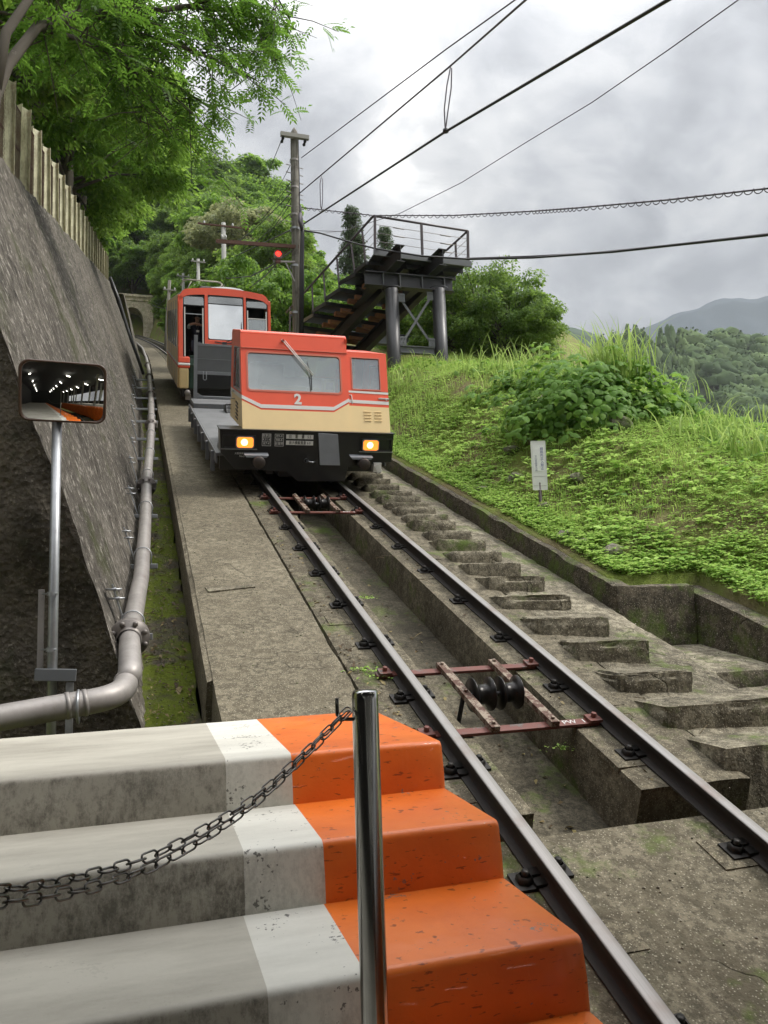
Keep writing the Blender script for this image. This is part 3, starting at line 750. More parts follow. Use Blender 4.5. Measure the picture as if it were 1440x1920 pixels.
def chain(px, label, roll0, group):
    """px: (x, y, depth) samples of the hanging curve, smoothed and filled with links"""
    K = [at(*q) for q in px]; P0 = K[0]; t = thing('chain', label, 'chain', P0, group=group)
    pts = []
    for i in range(len(K)-1):
        p0, p1, p2, p3 = K[max(i-1, 0)], K[i], K[i+1], K[min(i+2, len(K)-1)]
        for j in range(30):
            f = j/30; pts.append(.5*((2*p1)+(p2-p0)*f+(2*p0-5*p1+4*p2-p3)*f*f+(3*p1-p0-3*p2+p3)*f**3))
    pitch = .0268; acc = 0; nextd = .008; k = 0
    for i in range(len(pts)-1):
        d = (pts[i+1]-pts[i]).length
        while acc+d >= nextd:
            p = pts[i].lerp(pts[i+1], (nextd-acc)/d); x = (pts[i+1]-pts[i]).normalized(); side = Vector((.4, 1, 0))
            y = (side-x*side.dot(x)).normalized(); z = x.cross(y); Mx = Matrix((x, y, z)).transposed().to_4x4()
            inst('chain_link', LK, t, Matrix.Translation(p-P0) @ Mx @ Matrix.Rotation(RAD(roll0+90*(k % 2))+random.uniform(-.3, .3), 4, 'X')); nextd += pitch; k += 1
        acc += d
    return t
hk = (post_xy[0]-.052, post_xy[1]+.004, -.955+.738)
gc = 'strands of the doubled barrier chain'
chain([(651, 1331, 1.452), (560, 1422, 1.38), (480, 1494, 1.31), (400, 1545, 1.24), (300, 1598, 1.16), (200, 1632, 1.08), (100, 1655, 1.0), (0, 1668, .93), (-160, 1668, .84)], 'upper strand of the dark steel chain hanging from the post hook', 35, gc)
chain([(652, 1337, 1.440), (560, 1430, 1.37), (480, 1504, 1.30), (400, 1562, 1.23), (300, 1618, 1.15), (200, 1656, 1.07), (100, 1680, .99), (0, 1692, .92), (-160, 1696, .83)], 'lower strand of the dark steel chain hanging from the post hook', 60, gc)

# ------------------------------------------------------------------ convex mirror on its pole
def mirror_glass():
    a = Mat('mirror'); x = a.n('ShaderNodeBsdfGlossy'); x.inputs[0].default_value = (.86, .86, .84, 1); x.inputs[1].default_value = .012; return a.done(x.outputs[0])
M['mirror'] = mirror_glass(); M['mframe'] = paint('aged brown mirror frame', (.060, .030, .016), .32, .2, (.02, .015, .012), nscale=8)
MY = 5.42
mc = at(118, 735, MY); pole_b = at(92, 1375, MY+.06)
mt = thing('traffic_mirror', 'convex rectangular mirror in a brown frame on a galvanised pole before the dark wall', 'mirror', mc)
view = mc.normalized()
nrm = Vector((.02, -1, -.0))
yawm, pitm = RAD(9.5), RAD(14)
Rm = Matrix.Rotation(yawm, 4, 'Z') @ Matrix.Rotation(pitm, 4, 'X') @ Matrix.Rotation(RAD(-1.0), 4, 'Y')
hw, hh = .262, .194
g = MB(Rm); nx, nz = 20, 16; Rc = 1.3; V = []; inner = None
def sd(x, z):  # squircle warp of a square grid so that the pane has round corners
    return x, z
for j in range(nz+1):
    for i in range(nx+1):
        x = -1+2*i/nx; z = -1+2*j/nz
        k = .16; e = max(abs(x), abs(z)); q = (abs(x)**9+abs(z)**9)**(1/9) or 1; f = e/q if q else 1
        X, Z = x*f*hw*.945, z*f*hh*.93
        V.append((X, -(math.sqrt(Rc**2-X*X-Z*Z)-Rc)*-1-.022, Z))
F_ = [(j*(nx+1)+i, j*(nx+1)+i+1, (j+1)*(nx+1)+i+1, (j+1)*(nx+1)+i) for j in range(nz) for i in range(nx)]
V = [(x, -(.030+(math.sqrt(Rc**2-x*x-z*z)-math.sqrt(Rc**2-(hw*.9)**2-(hh*.9)**2))), z) for x, _, z in V]
g.add(V, F_, True); g.build('mirror_pane', M['mirror'], mt)
inner = rrect(-hw*.93, hw*.93, -hh*.91, hh*.91, .05, 6); outer = rrect(-hw, hw, -hh, hh, .062, 6)
b = MB(Rm); n = len(inner); loops = [(outer, .02), (outer, -.035), (rrect(-hw*.985, hw*.985, -hh*.98, hh*.98, .052, 6), -.050), (rrect(-hw*.95, hw*.95, -hh*.935, hh*.935, .047, 6), -.050), (inner, -.040), (inner, -.01)]
V = [(p[0], d, p[1]) for lp, d in loops for p in lp]
b.add(V, [(a*n+i, a*n+(i+1) % n, (a+1)*n+(i+1) % n, (a+1)*n+i) for a in range(len(loops)-1) for i in range(n)], True)
b.add([(p[0], .02, p[1]) for p in outer], [tuple(range(n))]); b.build('frame', M['mframe'], mt)
b = MB(); top = Vector((at(105, 800, MY)-mc)); bot = pole_b-mc; top2 = top+(top-bot).normalized()*.30
b.tube([bot+Vector((0, .03, -.9)), top2+Vector((0, .05, 0))], .030, 20); b.build('pole', M['galv'], mt)
# carrier bracket: channel, horizontal box, clamps
b = MB()
def mp(px, py, Y): return at(px, py, Y)-mc
b.bar(mp(78, 1105, MY+.10), mp(75, 1255, MY+.10), .035, .03, (0, 1, 0)); b.build('channel', M['galvdull'], mt, .003)
b = MB(); b.bar(mp(65, 1265, MY+.04), mp(143, 1266, MY+.04), .045, .075, (0, 0, 1)); b.build('bracket_box', M['boxgrey'], mt, .004)
b = MB(); b.bar(mp(131, 1280, MY+.06), mp(129, 1376, MY+.06), .045, .03, (0, 1, 0)); b.build('bracket_leg', M['galv'], mt, .003)
for py in (1113, 1218):
    b = MB(); c = mp(98-(py-1113)*.02, py, MY+.02); b.lathe([(-.012, .031), (.012, .031)], c, (0, 0, 1), 16); b.cyl(c+Vector((-.065, .05, 0)), c+Vector((.035, -.03, 0)), .005, 8); b.build('pipe_clamp', M['galv'], mt)

# ------------------------------------------------------------------ water pipe along the wall
pt = thing('steel_pipe', 'grey galvanised steel pipe with bolted flanges running up along the retaining wall', 'pipe')
run = [at(244, 1262, 5.42), at(243, 1195, 6.2), at(265, 1080, 8.0), at(272, 985, 10.2), at(275, 905, 12.4), at(282, 832, 16), at(284, 790, 18.5), at(283, 740, 24), at(279, 695, 33)]+[Vector(TP(-2.03, s, .12)) for s in (46, 62, 85, 105)]
PR_ = .0745
corner = at(236, 1304, 5.16); left = at(0, 1346, 5.02); lf = (left-corner).normalized(); left2 = left+lf*3.2
up_ = (run[1]-run[0]).normalized(); el = [left2, corner+lf*.30]
for k in range(7):
    f = k/6; el.append(corner.lerp(corner, f)+lf*.22*(1-f)**2+up_*.22*f**2)
el_end = el[-1]
b = MB(); b.tube(el, PR_, 24, cap=False); b.build('pipe_run', M['galvdull'], pt)
b = MB(); b.tube([el_end]+run, PR_*.99, 24); b.build('pipe_run', M['galvdull'], pt)
b = MB()
for d_ in (.235, .33): b = MB(); b.tube([corner+lf*(d_-.012), corner+lf*(d_+.012)], PR_+.005, 24); b.build('weld_collar', M['galvdull'], pt)
b = MB(); b.tube([el_end-up_*.0, el_end+up_*.02], PR_+.004, 24); b.build('weld_collar', M['galvdull'], pt)
c_ = at(147, 1325, 5.1); b = MB(); b.tube([c_+Vector((0, math.cos(RAD(a))*.093, math.sin(RAD(a))*.093)) for a in range(-90, 271, 20)], .008, 8); b.build('u_bolt', M['galv'], pt)
def along(d):
    for p, q in zip([el_end]+run, run):
        if p.y <= d <= q.y: f = (d-p.y)/(q.y-p.y); return p.lerp(q, f), (q-p).normalized()
def flange_mesh():
    b = MB(); b.lathe([(-.075, .084), (-.034, .095), (-.028, .142), (-.003, .142), (-.003, .137), (.003, .137), (.003, .142), (.028, .142), (.034, .095), (.075, .084)], (0, 0, 0), (0, 0, 1), 40)
    for k in range(8):
        a = RAD(45*k+22); x, y = math.cos(a)*.119, math.sin(a)*.119
        b.lathe([(-.050, .0), (-.050, .020), (-.028, .020), (.028, .020), (.050, .020), (.050, 0)], (x, y, 0), (0, 0, 1), 6)
    return b.mesh('flange', M['flange'])
M['flange'] = paint('grey brown flange iron', (.20, .18, .165), .45, .4, (.09, .06, .045), .4, nscale=14)
FM = flange_mesh()
for y in (6.2, 12.2, 18.0, 24, 30, 37):
    p, d = along(y); inst('flange', FM, pt, Matrix.Translation(p) @ d.to_track_quat('Z', 'Y').to_matrix().to_4x4())
def wallx(y, z): return .02-.33*(z-(float(zt(y))-.64))
br_y = [6.55, 8.75, 11.0, 13.0, 15.0, 17.0, 19.2, 21.5, 24, 27, 30]
for i, y in enumerate(br_y):
    p, d = along(y)
    q = thing('pipe_bracket', 'galvanised angle bracket number %d' % i, 'bracket', p)
    names = ['nearest', 'second', 'third', 'fourth', 'fifth']
    q['label'] = 'galvanised angle bracket bolted to the wall under the pipe, '+(names[i]+' from the near flange' if i < 5 else 'one of the far row up the slope')
    q['group'] = 'brackets that carry the wall pipe'
    if i >= 5: q['label'] = 'galvanised angle bracket under the pipe, one of the small far ones up the slope'
    w = wallx(y, p.z)-p.x
    b = MB(); b.bar((w-.02, .03, -.112), (.15, .0, -.112), .055, .05, (0, 0, 1)); b.build('arm', M['galv'], q, .004)
    b = MB(); b.bar((w+.075, .03, -.14), (w-.33*.42+.08, .03, .30), .06, .014, (1, 0, .3)); b.build('upright', M['galv'], q, .003)
    for k in (.19, .26):
        b = MB(); b.cyl((w-.33*k-.02, .0, k), (w-.33*k+.10, .0, k), .008, 8); b.lathe([(0, .016), (.014, .016)], (w-.33*k+.045, .0, k), (1, 0, 0), 6)
        b.build('anchor_bolt', M['galv'], q)
    pts = [(math.cos(a)*.090, 0, math.sin(a)*.090) for a in [RAD(-20+22*k) for k in range(11)]]
    b = MB(); b.tube([(-.085, 0, -.12)]+pts[::-1]+[(.087, 0, -.12)], .006, 8); b.build('u_bolt', M['galv'], q)

# ------------------------------------------------------------------ fence on the wall
def fence_mats():
    a = Mat('stained pale steel post'); n = a.noise(3, 6, .75, a.coord((2, 2, .8))); f = a.noise(24, 4, .7)
    c = a.mix(a.ramp(n, (.42, 0), (.66, 1)), (.62, .60, .40), (.20, .165, .10)); c = a.mix(a.ramp(a.noise(1.7, 5, .7), (.56, 0), (.66, .9)), c, (.16, .045, .022))
    return a.done(a.bsdf(c, .55, .0, a.bump(f, .2, .004)))
M['fpost'] = fence_mats(); M['fmesh'] = paint('rust brown wire', (.075, .030, .020), .8, .4, (.15, .09, .07), nscale=8)
fe = thing('mesh_fence', 'stained pale steel posts with rusty wire mesh along the top of the tall wall', 'fence')
fp = MB(); H_ = 1.36
fp.box(-.085, -.077, -.06, .06, 0, H_); fp.box(.077, .085, -.06, .06, 0, H_); fp.box(-.077, .077, -.004, .004, 0, H_)
FPM = fp.mesh('post', M['fpost'])
fw = MB(); sp_ = 1.42; k = -1.2
while k < sp_:
    a0, a1 = max(0, k), min(sp_, k+1.22); fw.bar((0, a0, (a0-k)+TT*a0), (0, a1, (a1-k)+TT*a1), .004, .004, (1, 0, 0)); fw.bar((.006, a0, 1.22-(a0-k)+TT*a0), (.006, a1, 1.22-(a1-k)+TT*a1), .004, .004, (1, 0, 0)); k += .062
for z in (.03, .62, 1.22): fw.bar((0, 0, z), (0, sp_, z+TT*sp_), .02, .012, (1, 0, 0))
FWM = fw.mesh('mesh_panel', M['fmesh'])
s = 6.9
while s < 44:
    y = s*CT; x = .02-.33*4.78-.12; z = float(zt(y))-.64+4.74
    inst('post', FPM, fe, Matrix.Translation((x, y, z)) @ Matrix.Rotation(RAD(44)+random.uniform(-.06, .06), 4, 'Z') @ Matrix.Rotation(random.uniform(-.02, .02), 4, 'Y')); inst('mesh_panel', FWM, fe, Matrix.Translation((x-.02, y, z+.02))); s += 1.42/CT

# ------------------------------------------------------------------ freight wagon (nearer vehicle)
M['red'] = paint('vermilion car paint', (.84, .105, .045), .38, .0, coat=.10, dirt=.22, nscale=2.2, bump=.02)
M['cream'] = paint('cream car paint', (.88, .66, .34), .38, .0, coat=.1, dirt=.18, nscale=2.2, bump=.02)
M['wht'] = paint('white car paint', (.72, .70, .66), .35, .0, dirt=.1)
M['pink'] = paint('pale red seam', (.62, .16, .10), .4, 0)
M['blackp'] = paint('black wagon paint', (.010, .010, .011), .33, .12, (.035, .033, .032), nscale=3, coat=.2, dirt=.3)
M['deck'] = paint('worn grey deck plate', (.155, .158, .162), .6, .35, (.09, .09, .088), .15, nscale=3, dirt=.7)
M['greyp'] = paint('grey gate paint', (.15, .155, .165), .5, .2, (.08, .08, .08), nscale=4, dirt=.4)
M['greyl'] = paint('light grey steel frame', (.26, .27, .29), .5, .2, (.12, .12, .12), nscale=5, dirt=.4)
M['green'] = paint('dark green panel', (.010, .040, .022), .45, .1, (.02, .03, .02))
M['panelyel'] = paint('pale yellow control desk', (.58, .58, .30), .5, 0)
M['glass3'] = glass('reflecting windscreen', (.6, .65, .66), .82, fog=.05)
M['glass1'] = glass('windscreen glass', (.88, .94, .92), .24, fog=.10, fogcol=(.55, .60, .62))
M['glass2'] = glass('window glass', (.85, .88, .88), .22, fog=.12)
M['glassd'] = glass('dark side glass', (.45, .46, .44), .25)
M['inter'] = plain('grey cab lining', (.50, .53, .52), .7)
M['dark_in'] = plain('dark car interior', (.020, .017, .016), .7)
M['lamp'] = emit('lit amber headlamp', (1.0, .23, .03), .95); M['lampc'] = emit('headlamp filament glow', (1.0, .58, .22), 2.2)
M['redlamp'] = emit('lit red signal lamp', (1.0, .015, .01), 3.5)
fc = thing('freight_wagon', 'red and cream freight wagon with lit headlamps, grey flat deck, number 2 on its cab', 'rail wagon', tuple(TP(0, 11.98, 0)), TRACK_ROT)
# bumper beam
poly = [(-1.25,.79),(1.27,.79),(1.26,.37),(.60,.29),(.565,.07),(-.13,.06),(-.3,.20),(-1.04,.24),(-1.235,.46)]
b = MB(); b.prism(poly, lambda u, n: (u, .03, n), lambda u, n: (u, .34, n)); b.build('bumper_beam', M['blackp'], fc, .008)
b = MB(); b.box(-1.26, 1.28, .0, .40, .785, .80); b.build('beam_cap', M['blackp'], fc, .004)
for x0, x1, hx0, hx1, lab in ((-1.21, -.755, -1.02, -.79, 0), (.77, 1.24, .80, 1.03, 1)):
    b = MB(); inn = [(x0+.02, .545), (x1-.02, .545), (x1-.02, .70), (x0+.02, .70)]; out = [(x0, .53), (x1, .53), (x1, .715), (x0, .715)]
    b.ring(out, inn, lambda u, n: (u, .0, n), lambda u, n: (u, .04, n)); b.build('lamp_recess_frame', M['blackp'], fc, .003)
    b = MB(); b.box(x0-.02, x1+.02, -.012, .03, .515, .526); b.build('trim_strip', M['galv'], fc)
    h = MB(); lp = rrect(hx0, hx1, .545, .692, .035, 4); h.prism(lp, lambda u, n: (u, -.012, n), lambda u, n: (u, .035, n)); hl = h.build('headlight', M['lamp'], fc, .008)
    h = MB(); c = ((hx0+hx1)/2-.01, .62); h.lathe([(0, 0), (.001, .045), (.006, .05)], (c[0], -.016, c[1]), (0, 1, 0), 16); h.build('bulb_glow', M['lampc'], hl)
    h = MB(); h.ring(rrect(hx0-.012, hx1+.012, .533, .704, .04, 4), lp, lambda u, n: (u, -.018, n), lambda u, n: (u, .03, n)); h.build('lamp_rim', M['galv'], hl)
for x in (-.72, .80):
    b = MB(); b.lathe([(-.17, 0), (-.17, .075), (-.155, .085), (-.10, .085), (-.10, .066), (.05, .066)], (x, 0, .36), (0, 1, 0), 24); bf = b.build('buffer', M['bufm'], fc)
    b = MB(); b.prism([(-.17, 0), (.17, 0), (.14, -.035), (-.14, -.035)], lambda u, n: (x-.03+u, -.10, .455+n), lambda u, n: (x-.03+u, .04, .475+n)); b.build('buffer_bracket', M['greyl'], fc, .003)
b = MB(); b.prism([(.13, .775), (.415, .765), (.47, .315), (.175, .315)], lambda u, n: (u, -.012, n), lambda u, n: (u, .03, n)); b.build('grey_plate', M['greyl'], fc, .003)
b = MB(); b.tube([(-.02, .0, .37), (.02, -.05, .365), (.06, -.05, .36), (.09, 0, .36)], .012, 8); b.lathe([(0, .03), (.02, .03)], (-.03, -.01, .375), (0, 1, 0), 12); b.build('tow_hook', M['galv'], fc)
b = MB(); b.box(.98, 1.10, .0, .1, .22, .36); b.bar((1.08, .0, .22), (1.02, .0, .33), .03, .08); b.build('guard_bracket', M['wht'], fc, .004)
XR = Matrix.Rotation(RAD(90), 4, 'X')
def plate_box(x0, x1, z0, z1, mat, name='data_plate', y=-.004):
    b = MB(); b.box(x0, x1, y, .03, z0, z1); return b.build(name, mat, fc, .002)
for x0, keys in ((-.665, ('p1', 'p2', 'p3')), (-.485, ('q1', 'q2', 'q3'))):
    fr = MB()
    for k in range(4): z = .573+.0563*k-.0015; fr.box(x0, x0+.125, .022, .0285, z, z+.004)
    for xx in (x0, x0+.121): fr.box(xx, xx+.004, .022, .0285, .572, .745)
    fr.build('data_frame', M['wht'], fc)
    for k, key in enumerate(keys): lettering(key, M['wht'], fc, Matrix.Translation((x0+.0625, .027, .715-.0563*k)) @ XR)
for z, key in ((.712, 'w1'), (.624, 'w2')):
    b = MB(); b.box(-.325, .065, .020, .028, z-.030, z+.030); b.build('data_strip', M['wht'], fc); 
    me = TXT[key]
    lettering(key, M['black'], fc, Matrix.Translation((-.13, .0182, z)) @ XR @ Matrix.Scale(.80, 4, (1, 0, 0)))
lettering('mk', M['wht'], fc, Matrix.Translation((-.95, .027, .455)) @ XR @ Matrix.Scale(.62, 4)); lettering('mk2', M['wht'], fc, Matrix.Translation((-.94, .027, .418)) @ XR)
# cab: raked front
RK = .44
def Fr(d): return lambda u, n: (u, .08+(n-.79)*RK+d, n)
def fpanel(name, poly, mat, par=fc, d0=0, d1=.035): b = MB(); b.prism(poly, Fr(d0), Fr(d1)); return b.build(name, mat, par)
cab = MB(); UL, UM, UR = -.935, .625, 1.235
cabo = cab
fpanel('cab_front_cream', [(UL, .79), (UM, .79), (UM, 1.19), (.39, 1.06), (-.665, 1.06), (UL, 1.18)], M['cream'])
fpanel('red_stripe', [(UL, 1.18), (-.665, 1.06), (.39, 1.06), (UM, 1.19), (UM, 1.215), (.39, 1.085), (-.665, 1.085), (UL, 1.205)], M['red'])
fpanel('white_stripe', [(UL, 1.205), (-.665, 1.085), (.39, 1.085), (UM, 1.215), (UM, 1.262), (.39, 1.135), (-.665, 1.135), (UL, 1.252)], M['wht'], d0=-.004)
inn = rrect(-.845, .515, 1.325, 1.845, .05, 4); out = outer_for(inn, UL, UM, 1.262, 1.905)
fpanel('cab_front_lower_red', [(UL, 1.252), (-.665, 1.135), (.39, 1.135), (UM, 1.262), (UL, 1.262)], M['red'])
b = MB(); b.ring(out, inn, Fr(0), Fr(.035)); b.build('windscreen_frame', M['red'], fc)
b = MB(); b.ring(rrect(-.862, .532, 1.308, 1.862, .06, 4), rrect(-.838, .508, 1.332, 1.838, .047, 4), Fr(-.006), Fr(.015)); b.build('window_seal', M['pink'], fc)
b = MB(); b.prism(inn, Fr(.018), Fr(.024)); b.build('windscreen', M['glass1'], fc)
fpanel('cab_header', [(UL, 1.905), (UM, 1.905), (UM-.02, 2.10), (UL, 2.10)], M['red'], d0=-.012)
b = MB(); b.prism([(UL, 1.90), (UM, 1.90), (UM, 1.908), (UL, 1.908)], Fr(-.016), Fr(0)); b.build('header_seam', M['pink'], fc)
# right hand section with the door window
fpanel('door_cream', [(UM, .79), (UR, .79), (UR, 1.15), (UM, 1.16)], M['cream'], d0=.012, d1=.04)
fpanel('door_red_line', [(UM, 1.16), (UR, 1.15), (UR, 1.19), (UM, 1.20)], M['red'], d0=.012, d1=.04)
fpanel('door_white_line', [(UM, 1.20), (UR, 1.19), (UR, 1.235), (UM, 1.245)], M['wht'], d0=.008, d1=.04)
fpanel('door_red_panel', [(UM, 1.245), (UR, 1.235), (UR, 1.335), (UM, 1.345)], M['red'], d0=.012, d1=.04)
fpanel('door_white_line', [(UM, 1.345), (UR, 1.335), (UR, 1.365), (UM, 1.372)], M['wht'], d0=.008, d1=.04)
inn = rrect(.69, 1.12, 1.395, 1.845, .012, 4); out = outer_for(inn, UM, UR, 1.372, 1.915)
b = MB(); b.ring(out, inn, Fr(.012), Fr(.045)); b.build('door_frame', M['red'], fc)
b = MB(); b.ring(rrect(.68, 1.13, 1.385, 1.855, .014, 4), rrect(.695, 1.115, 1.40, 1.84, .01, 4), Fr(.006), Fr(.02)); b.build('window_seal', M['pink'], fc)
b = MB(); b.prism(inn, Fr(.030), Fr(.036)); b.build('door_window', M['glass2'], fc)
b = MB(); b.bar((1.08, .30, 1.275), (1.24, .30, 1.275), .02, .022); b.cyl((1.20, .28, 1.262), (1.20, .34, 1.262), .014, 8); b.build('door_handle', M['wht'], fc, .003)
b = MB(); b.tube([(.615, .32, 1.31), (.665, .31, 1.31), (.675, .27, 1.22), (.675, .27, 1.14)], .007, 6); b.build('grab_rail', M['wht'], fc)
for cx in (.90, 1.06):
    b = MB()
    for k in range(4):
        z = 1.08-.042*k; b.prism([(cx-.055, z), (cx+.055, z), (cx+.055, z+.010), (cx-.055, z+.010)], Fr(.002), Fr(.014))
    b.build('vent_louvre', M['cream'], fc)
me = TXT['two']; lettering('two', M['wht'], fc, Matrix.Translation((-.135, .08+(1.215-.79)*RK-.003, 1.215)) @ Matrix.Rotation(RAD(90)-math.atan(RK)*1.0+0, 4, 'X') @ Matrix.Translation((0, 0, .002)))
# cab sides, roofs, back
YB = 1.75
def side(x, name, zt_=2.10, cream_mat='cream'):
    fy = lambda n: .08+(n-.79)*RK+.03
    for (n0, n1, mt_) in ((.79, 1.19, 'cream'), (1.19, 1.25, 'wht')):
        b = MB(); b.prism([(fy(n0), n0), (YB, n0), (YB, n1), (fy(n1), n1)], lambda y, n: (x, y, n), lambda y, n: (x+.03, y, n)); b.build(name, M[mt_], fc)
    a0, a1, w0, w1 = fy(1.25), fy(zt_), 1.02 if x < 0 else 1.0, zt_-.22
    # red frame around a tall window
    quad = [(a0, 1.25), (YB, 1.25), (YB, zt_), (a1, zt_)]; win = [(a0+.16, 1.30), (YB-.45, 1.30), (YB-.45, w1), (a0+.40, w1)]
    b = MB(); b.ring(quad, win, lambda y, n: (x, y, n), lambda y, n: (x+.03, y, n)); b.build(name, M['red'], fc)
    b = MB(); b.prism(win, lambda y, n: (x+.012, y, n), lambda y, n: (x+.018, y, n)); b.build('side_window', M['glass2'], fc)
    b = MB(); b.ring([(win[0][0]-.015, win[0][1]-.02), (win[1][0]+.02, win[1][1]-.02), (win[2][0]+.02, win[2][1]+.02), (win[3][0]-.02, win[3][1]+.02)], win, lambda y, n: (x-.008, y, n), lambda y, n: (x+.02, y, n)); b.build('window_frame', M['galv'], fc)
side(UL, 'cab_side'); side(UR-.03, 'cab_side', 1.915)
fy = lambda n: .08+(n-.79)*RK
b = MB(); b.prism([(fy(2.10)-.012, 2.095), (YB, 2.095), (YB-.05, 2.14), (fy(2.10)+.06, 2.145), (fy(2.10)+.0, 2.125)], lambda y, n: (UL, y, n), lambda y, n: (UM, y, n)); b.build('roof', M['red'], fc, .012)
b = MB(); b.box(UM, UR, fy(1.915)+.012, YB, 1.90, 1.925); b.build('side_roof', M['red'], fc, .006)
b = MB(); b.box(UM-.03, UM, fy(1.95)+.02, YB, 1.90, 2.10); b.build('roof_step', M['red'], fc)
for (n0, n1, x0, x1, mt_) in ((.79, 1.25, UL, UR, 'cream'), (1.25, 1.45, UL, UR, 'inter'), (1.84, 1.90, UL, UR, 'inter'), (1.90, 2.10, UL, UM, 'red'), (1.45, 1.84, UL, UL+.2, 'inter'), (1.45, 1.84, UR-.2, UR, 'inter')):
    b = MB(); b.box(x0+.031, x1-.031, YB-.03, YB, n0, n1); b.build('cab_back', M[mt_], fc)
b = MB(); b.box(UL+.2, UR-.2, YB-.02, YB-.014, 1.45, 1.84); b.build('rear_window', M['glass2'], fc)
b = MB(); b.box(UL+.03, UR-.03, .15, YB-.03, .80, .83); b.build('cab_floor', M['inter'], fc)
def fpb(name, x0, x1, y0, y1, z0, z1, m, bev=.01): b = MB(); b.box(x0, x1, y0, y1, z0, z1); return b.build(name, M[m], fc, bev)
fpb('control_desk', -.62, .02, .42, .66, 1.30, 1.39, 'panelyel'); fpb('control_desk', .05, .22, .44, .62, 1.30, 1.38, 'panelyel')
cbx = fpb('control_cabinet', .30, .47, .56, .72, 1.20, 1.50, 'panelyel'); b = MB(); b.box(.335, .435, .553, .56, 1.36, 1.46); b.build('cabinet_screen', M['galvdull'], cbx)
fpb('red_pillar', .49, .53, .60, .66, .85, 1.66, 'red')
fpb('seat', -.55, -.15, 1.0, 1.4, 1.15, 1.28, 'inter', .03); fpb('seat', -.55, -.15, 1.4, 1.48, 1.25, 1.66, 'inter', .03)
b = MB(); b.tube([(-.72, .75, 1.42), (-.70, 1.0, 1.62), (-.60, 1.1, 1.5)], .07, 10); b.build('coat', M['inter'], fc)
# wiper
def FP(u, n, d): return Vector(Fr(d)(u, n))
b = MB(); b.tube([FP(-.335, 2.03, -.03), FP(.085, 1.56, -.05)], .009, 6); b.tube([FP(-.30, 2.03, -.035), FP(.10, 1.575, -.055)], .006, 6); b.lathe([(-.04, .022), (.01, .022)], FP(-.33, 2.03, -.02), (0, 1, 0), 12); w = b.build('wiper_arm', M['wht'], fc)
b = MB(); b.tube([FP(.015, 1.74, -.04), FP(.065, 1.55, -.05), FP(.07, 1.36, -.02)], .008, 6); b.build('wiper_blade', M['black'], w)
b = MB(); b.tube([(UL-.0, 1.28, 1.22), (UL-.05, 1.25, 1.22), (UL-.05, 1.17, 1.12), (UL, 1.15, 1.12)], .008, 6); b.build('grab_rail', M['galv'], fc)
b = MB(); b.tube([(UL, 1.65, .98), (UL-.08, 1.65, .98), (UL-.08, 1.65, .92), (UL, 1.65, .92)], .008, 6); b.build('grab_rail', M['black'], fc)
b = MB()
for k in range(5): b.bar((UL-.004, .65+.03, .86+.055*k), (UL-.004, .95, .875+.055*k), .012, .02)
b.build('vent_louvre', M['black'], fc)
# flat deck, side beam, stake pockets, chassis
DL = 7.35; DN = .41
b = MB(); b.box(-1.25, 1.25, .34, DL-.9, DN-.04, DN); b.build('deck', M['deck'], fc, .004)
b = MB(); b.box(-1.22, 1.22, DL-.88, DL+.25, DN-.02, DN+.10); b.build('deck_end', M['deck'], fc, .006)
for x in (-1.262, 1.262):
    b = MB(); b.box(x-.012, x+.012, .34, DL, .26, DN-.002); b.build('side_beam', M['greyp'], fc, .003)
    for k in range(7):
        b = MB(); y = .75+k*1.0; b.box(x-.05, x+.05 if x > 0 else x+.012, y-.045, y+.045, .08, DN-.03); b.build('stake_pocket', M['greyp'], fc, .006)
b = MB(); b.box(-.55, -.45, .3, DL, .12, .37); b.box(.45, .55, .3, DL, .12, .37); b.box(-1.2, 1.2, .5, .62, .14, .36); b.box(-1.2, 1.2, DL-.2, DL-.05, .14, .40); b.build('chassis', M['blackp'], fc)
fpb('tool_box', -1.08, -.94, 1.55, 1.95, DN, .62, 'greyp'); fpb('corner_plate', -1.2, -.98, .5, .95, DN, DN+.07, 'greyp')
fpb('equipment_box', -.35, .4, .4, 1.5, .06, .36, 'blackp')
for y in (1.6, 5.9):
    for x in (-.565, .565):
        b = MB(); b.lathe([(-.05, 0), (-.05, .27), (.02, .27), (.02, .30), (.05, .30), (.05, 0)] if x > 0 else [(-.05, 0), (-.05, .30), (-.02, .30), (-.02, .27), (.05, .27), (.05, 0)], (x, y, .27), (1, 0, 0), 28); b.build('wheel', M['black'], fc)
    b = MB(); b.cyl((-.6, y, .27), (.6, y, .27), .05, 10); b.build('axle', M['black'], fc)
# end gate
GY = 19.72-11.98
def gb(name, x0, x1, z0, z1, m, th=.05, y=GY): b = MB(); b.box(x0, x1, y, y+th, z0, z1); return b.build(name, M[m], fc, .006)
gate = gb('gate_panel', -1.07, 1.07, 1.13, 1.69, 'greyp', .03, GY+.01)
for x in (-1.15, 1.07): gb('gate_post', x, x+.08, .44, 1.80 if x > 0 else 1.92, 'greyl')
b = MB(); b.prism([(-1.07, 1.76), (-1.03, 1.76), (-.95, 1.74), (1.07, 1.74), (1.07, 1.69), (-1.07, 1.69)], lambda u, n: (u, GY, n), lambda u, n: (u, GY+.05, n)); b.build('gate_top_rail', M['greyl'], fc)
gb('gate_mid_rail', -1.07, 1.07, 1.05, 1.125, 'greyl'); gb('gate_bottom_rail', -1.07, 1.07, .50, .56, 'greyl')
b = MB(); b.prism([(-1.07, .56), (-.95, .56), (-1.07, .63)], lambda u, n: (u, GY, n), lambda u, n: (u, GY+.05, n)); b.build('gusset', M['greyl'], fc)
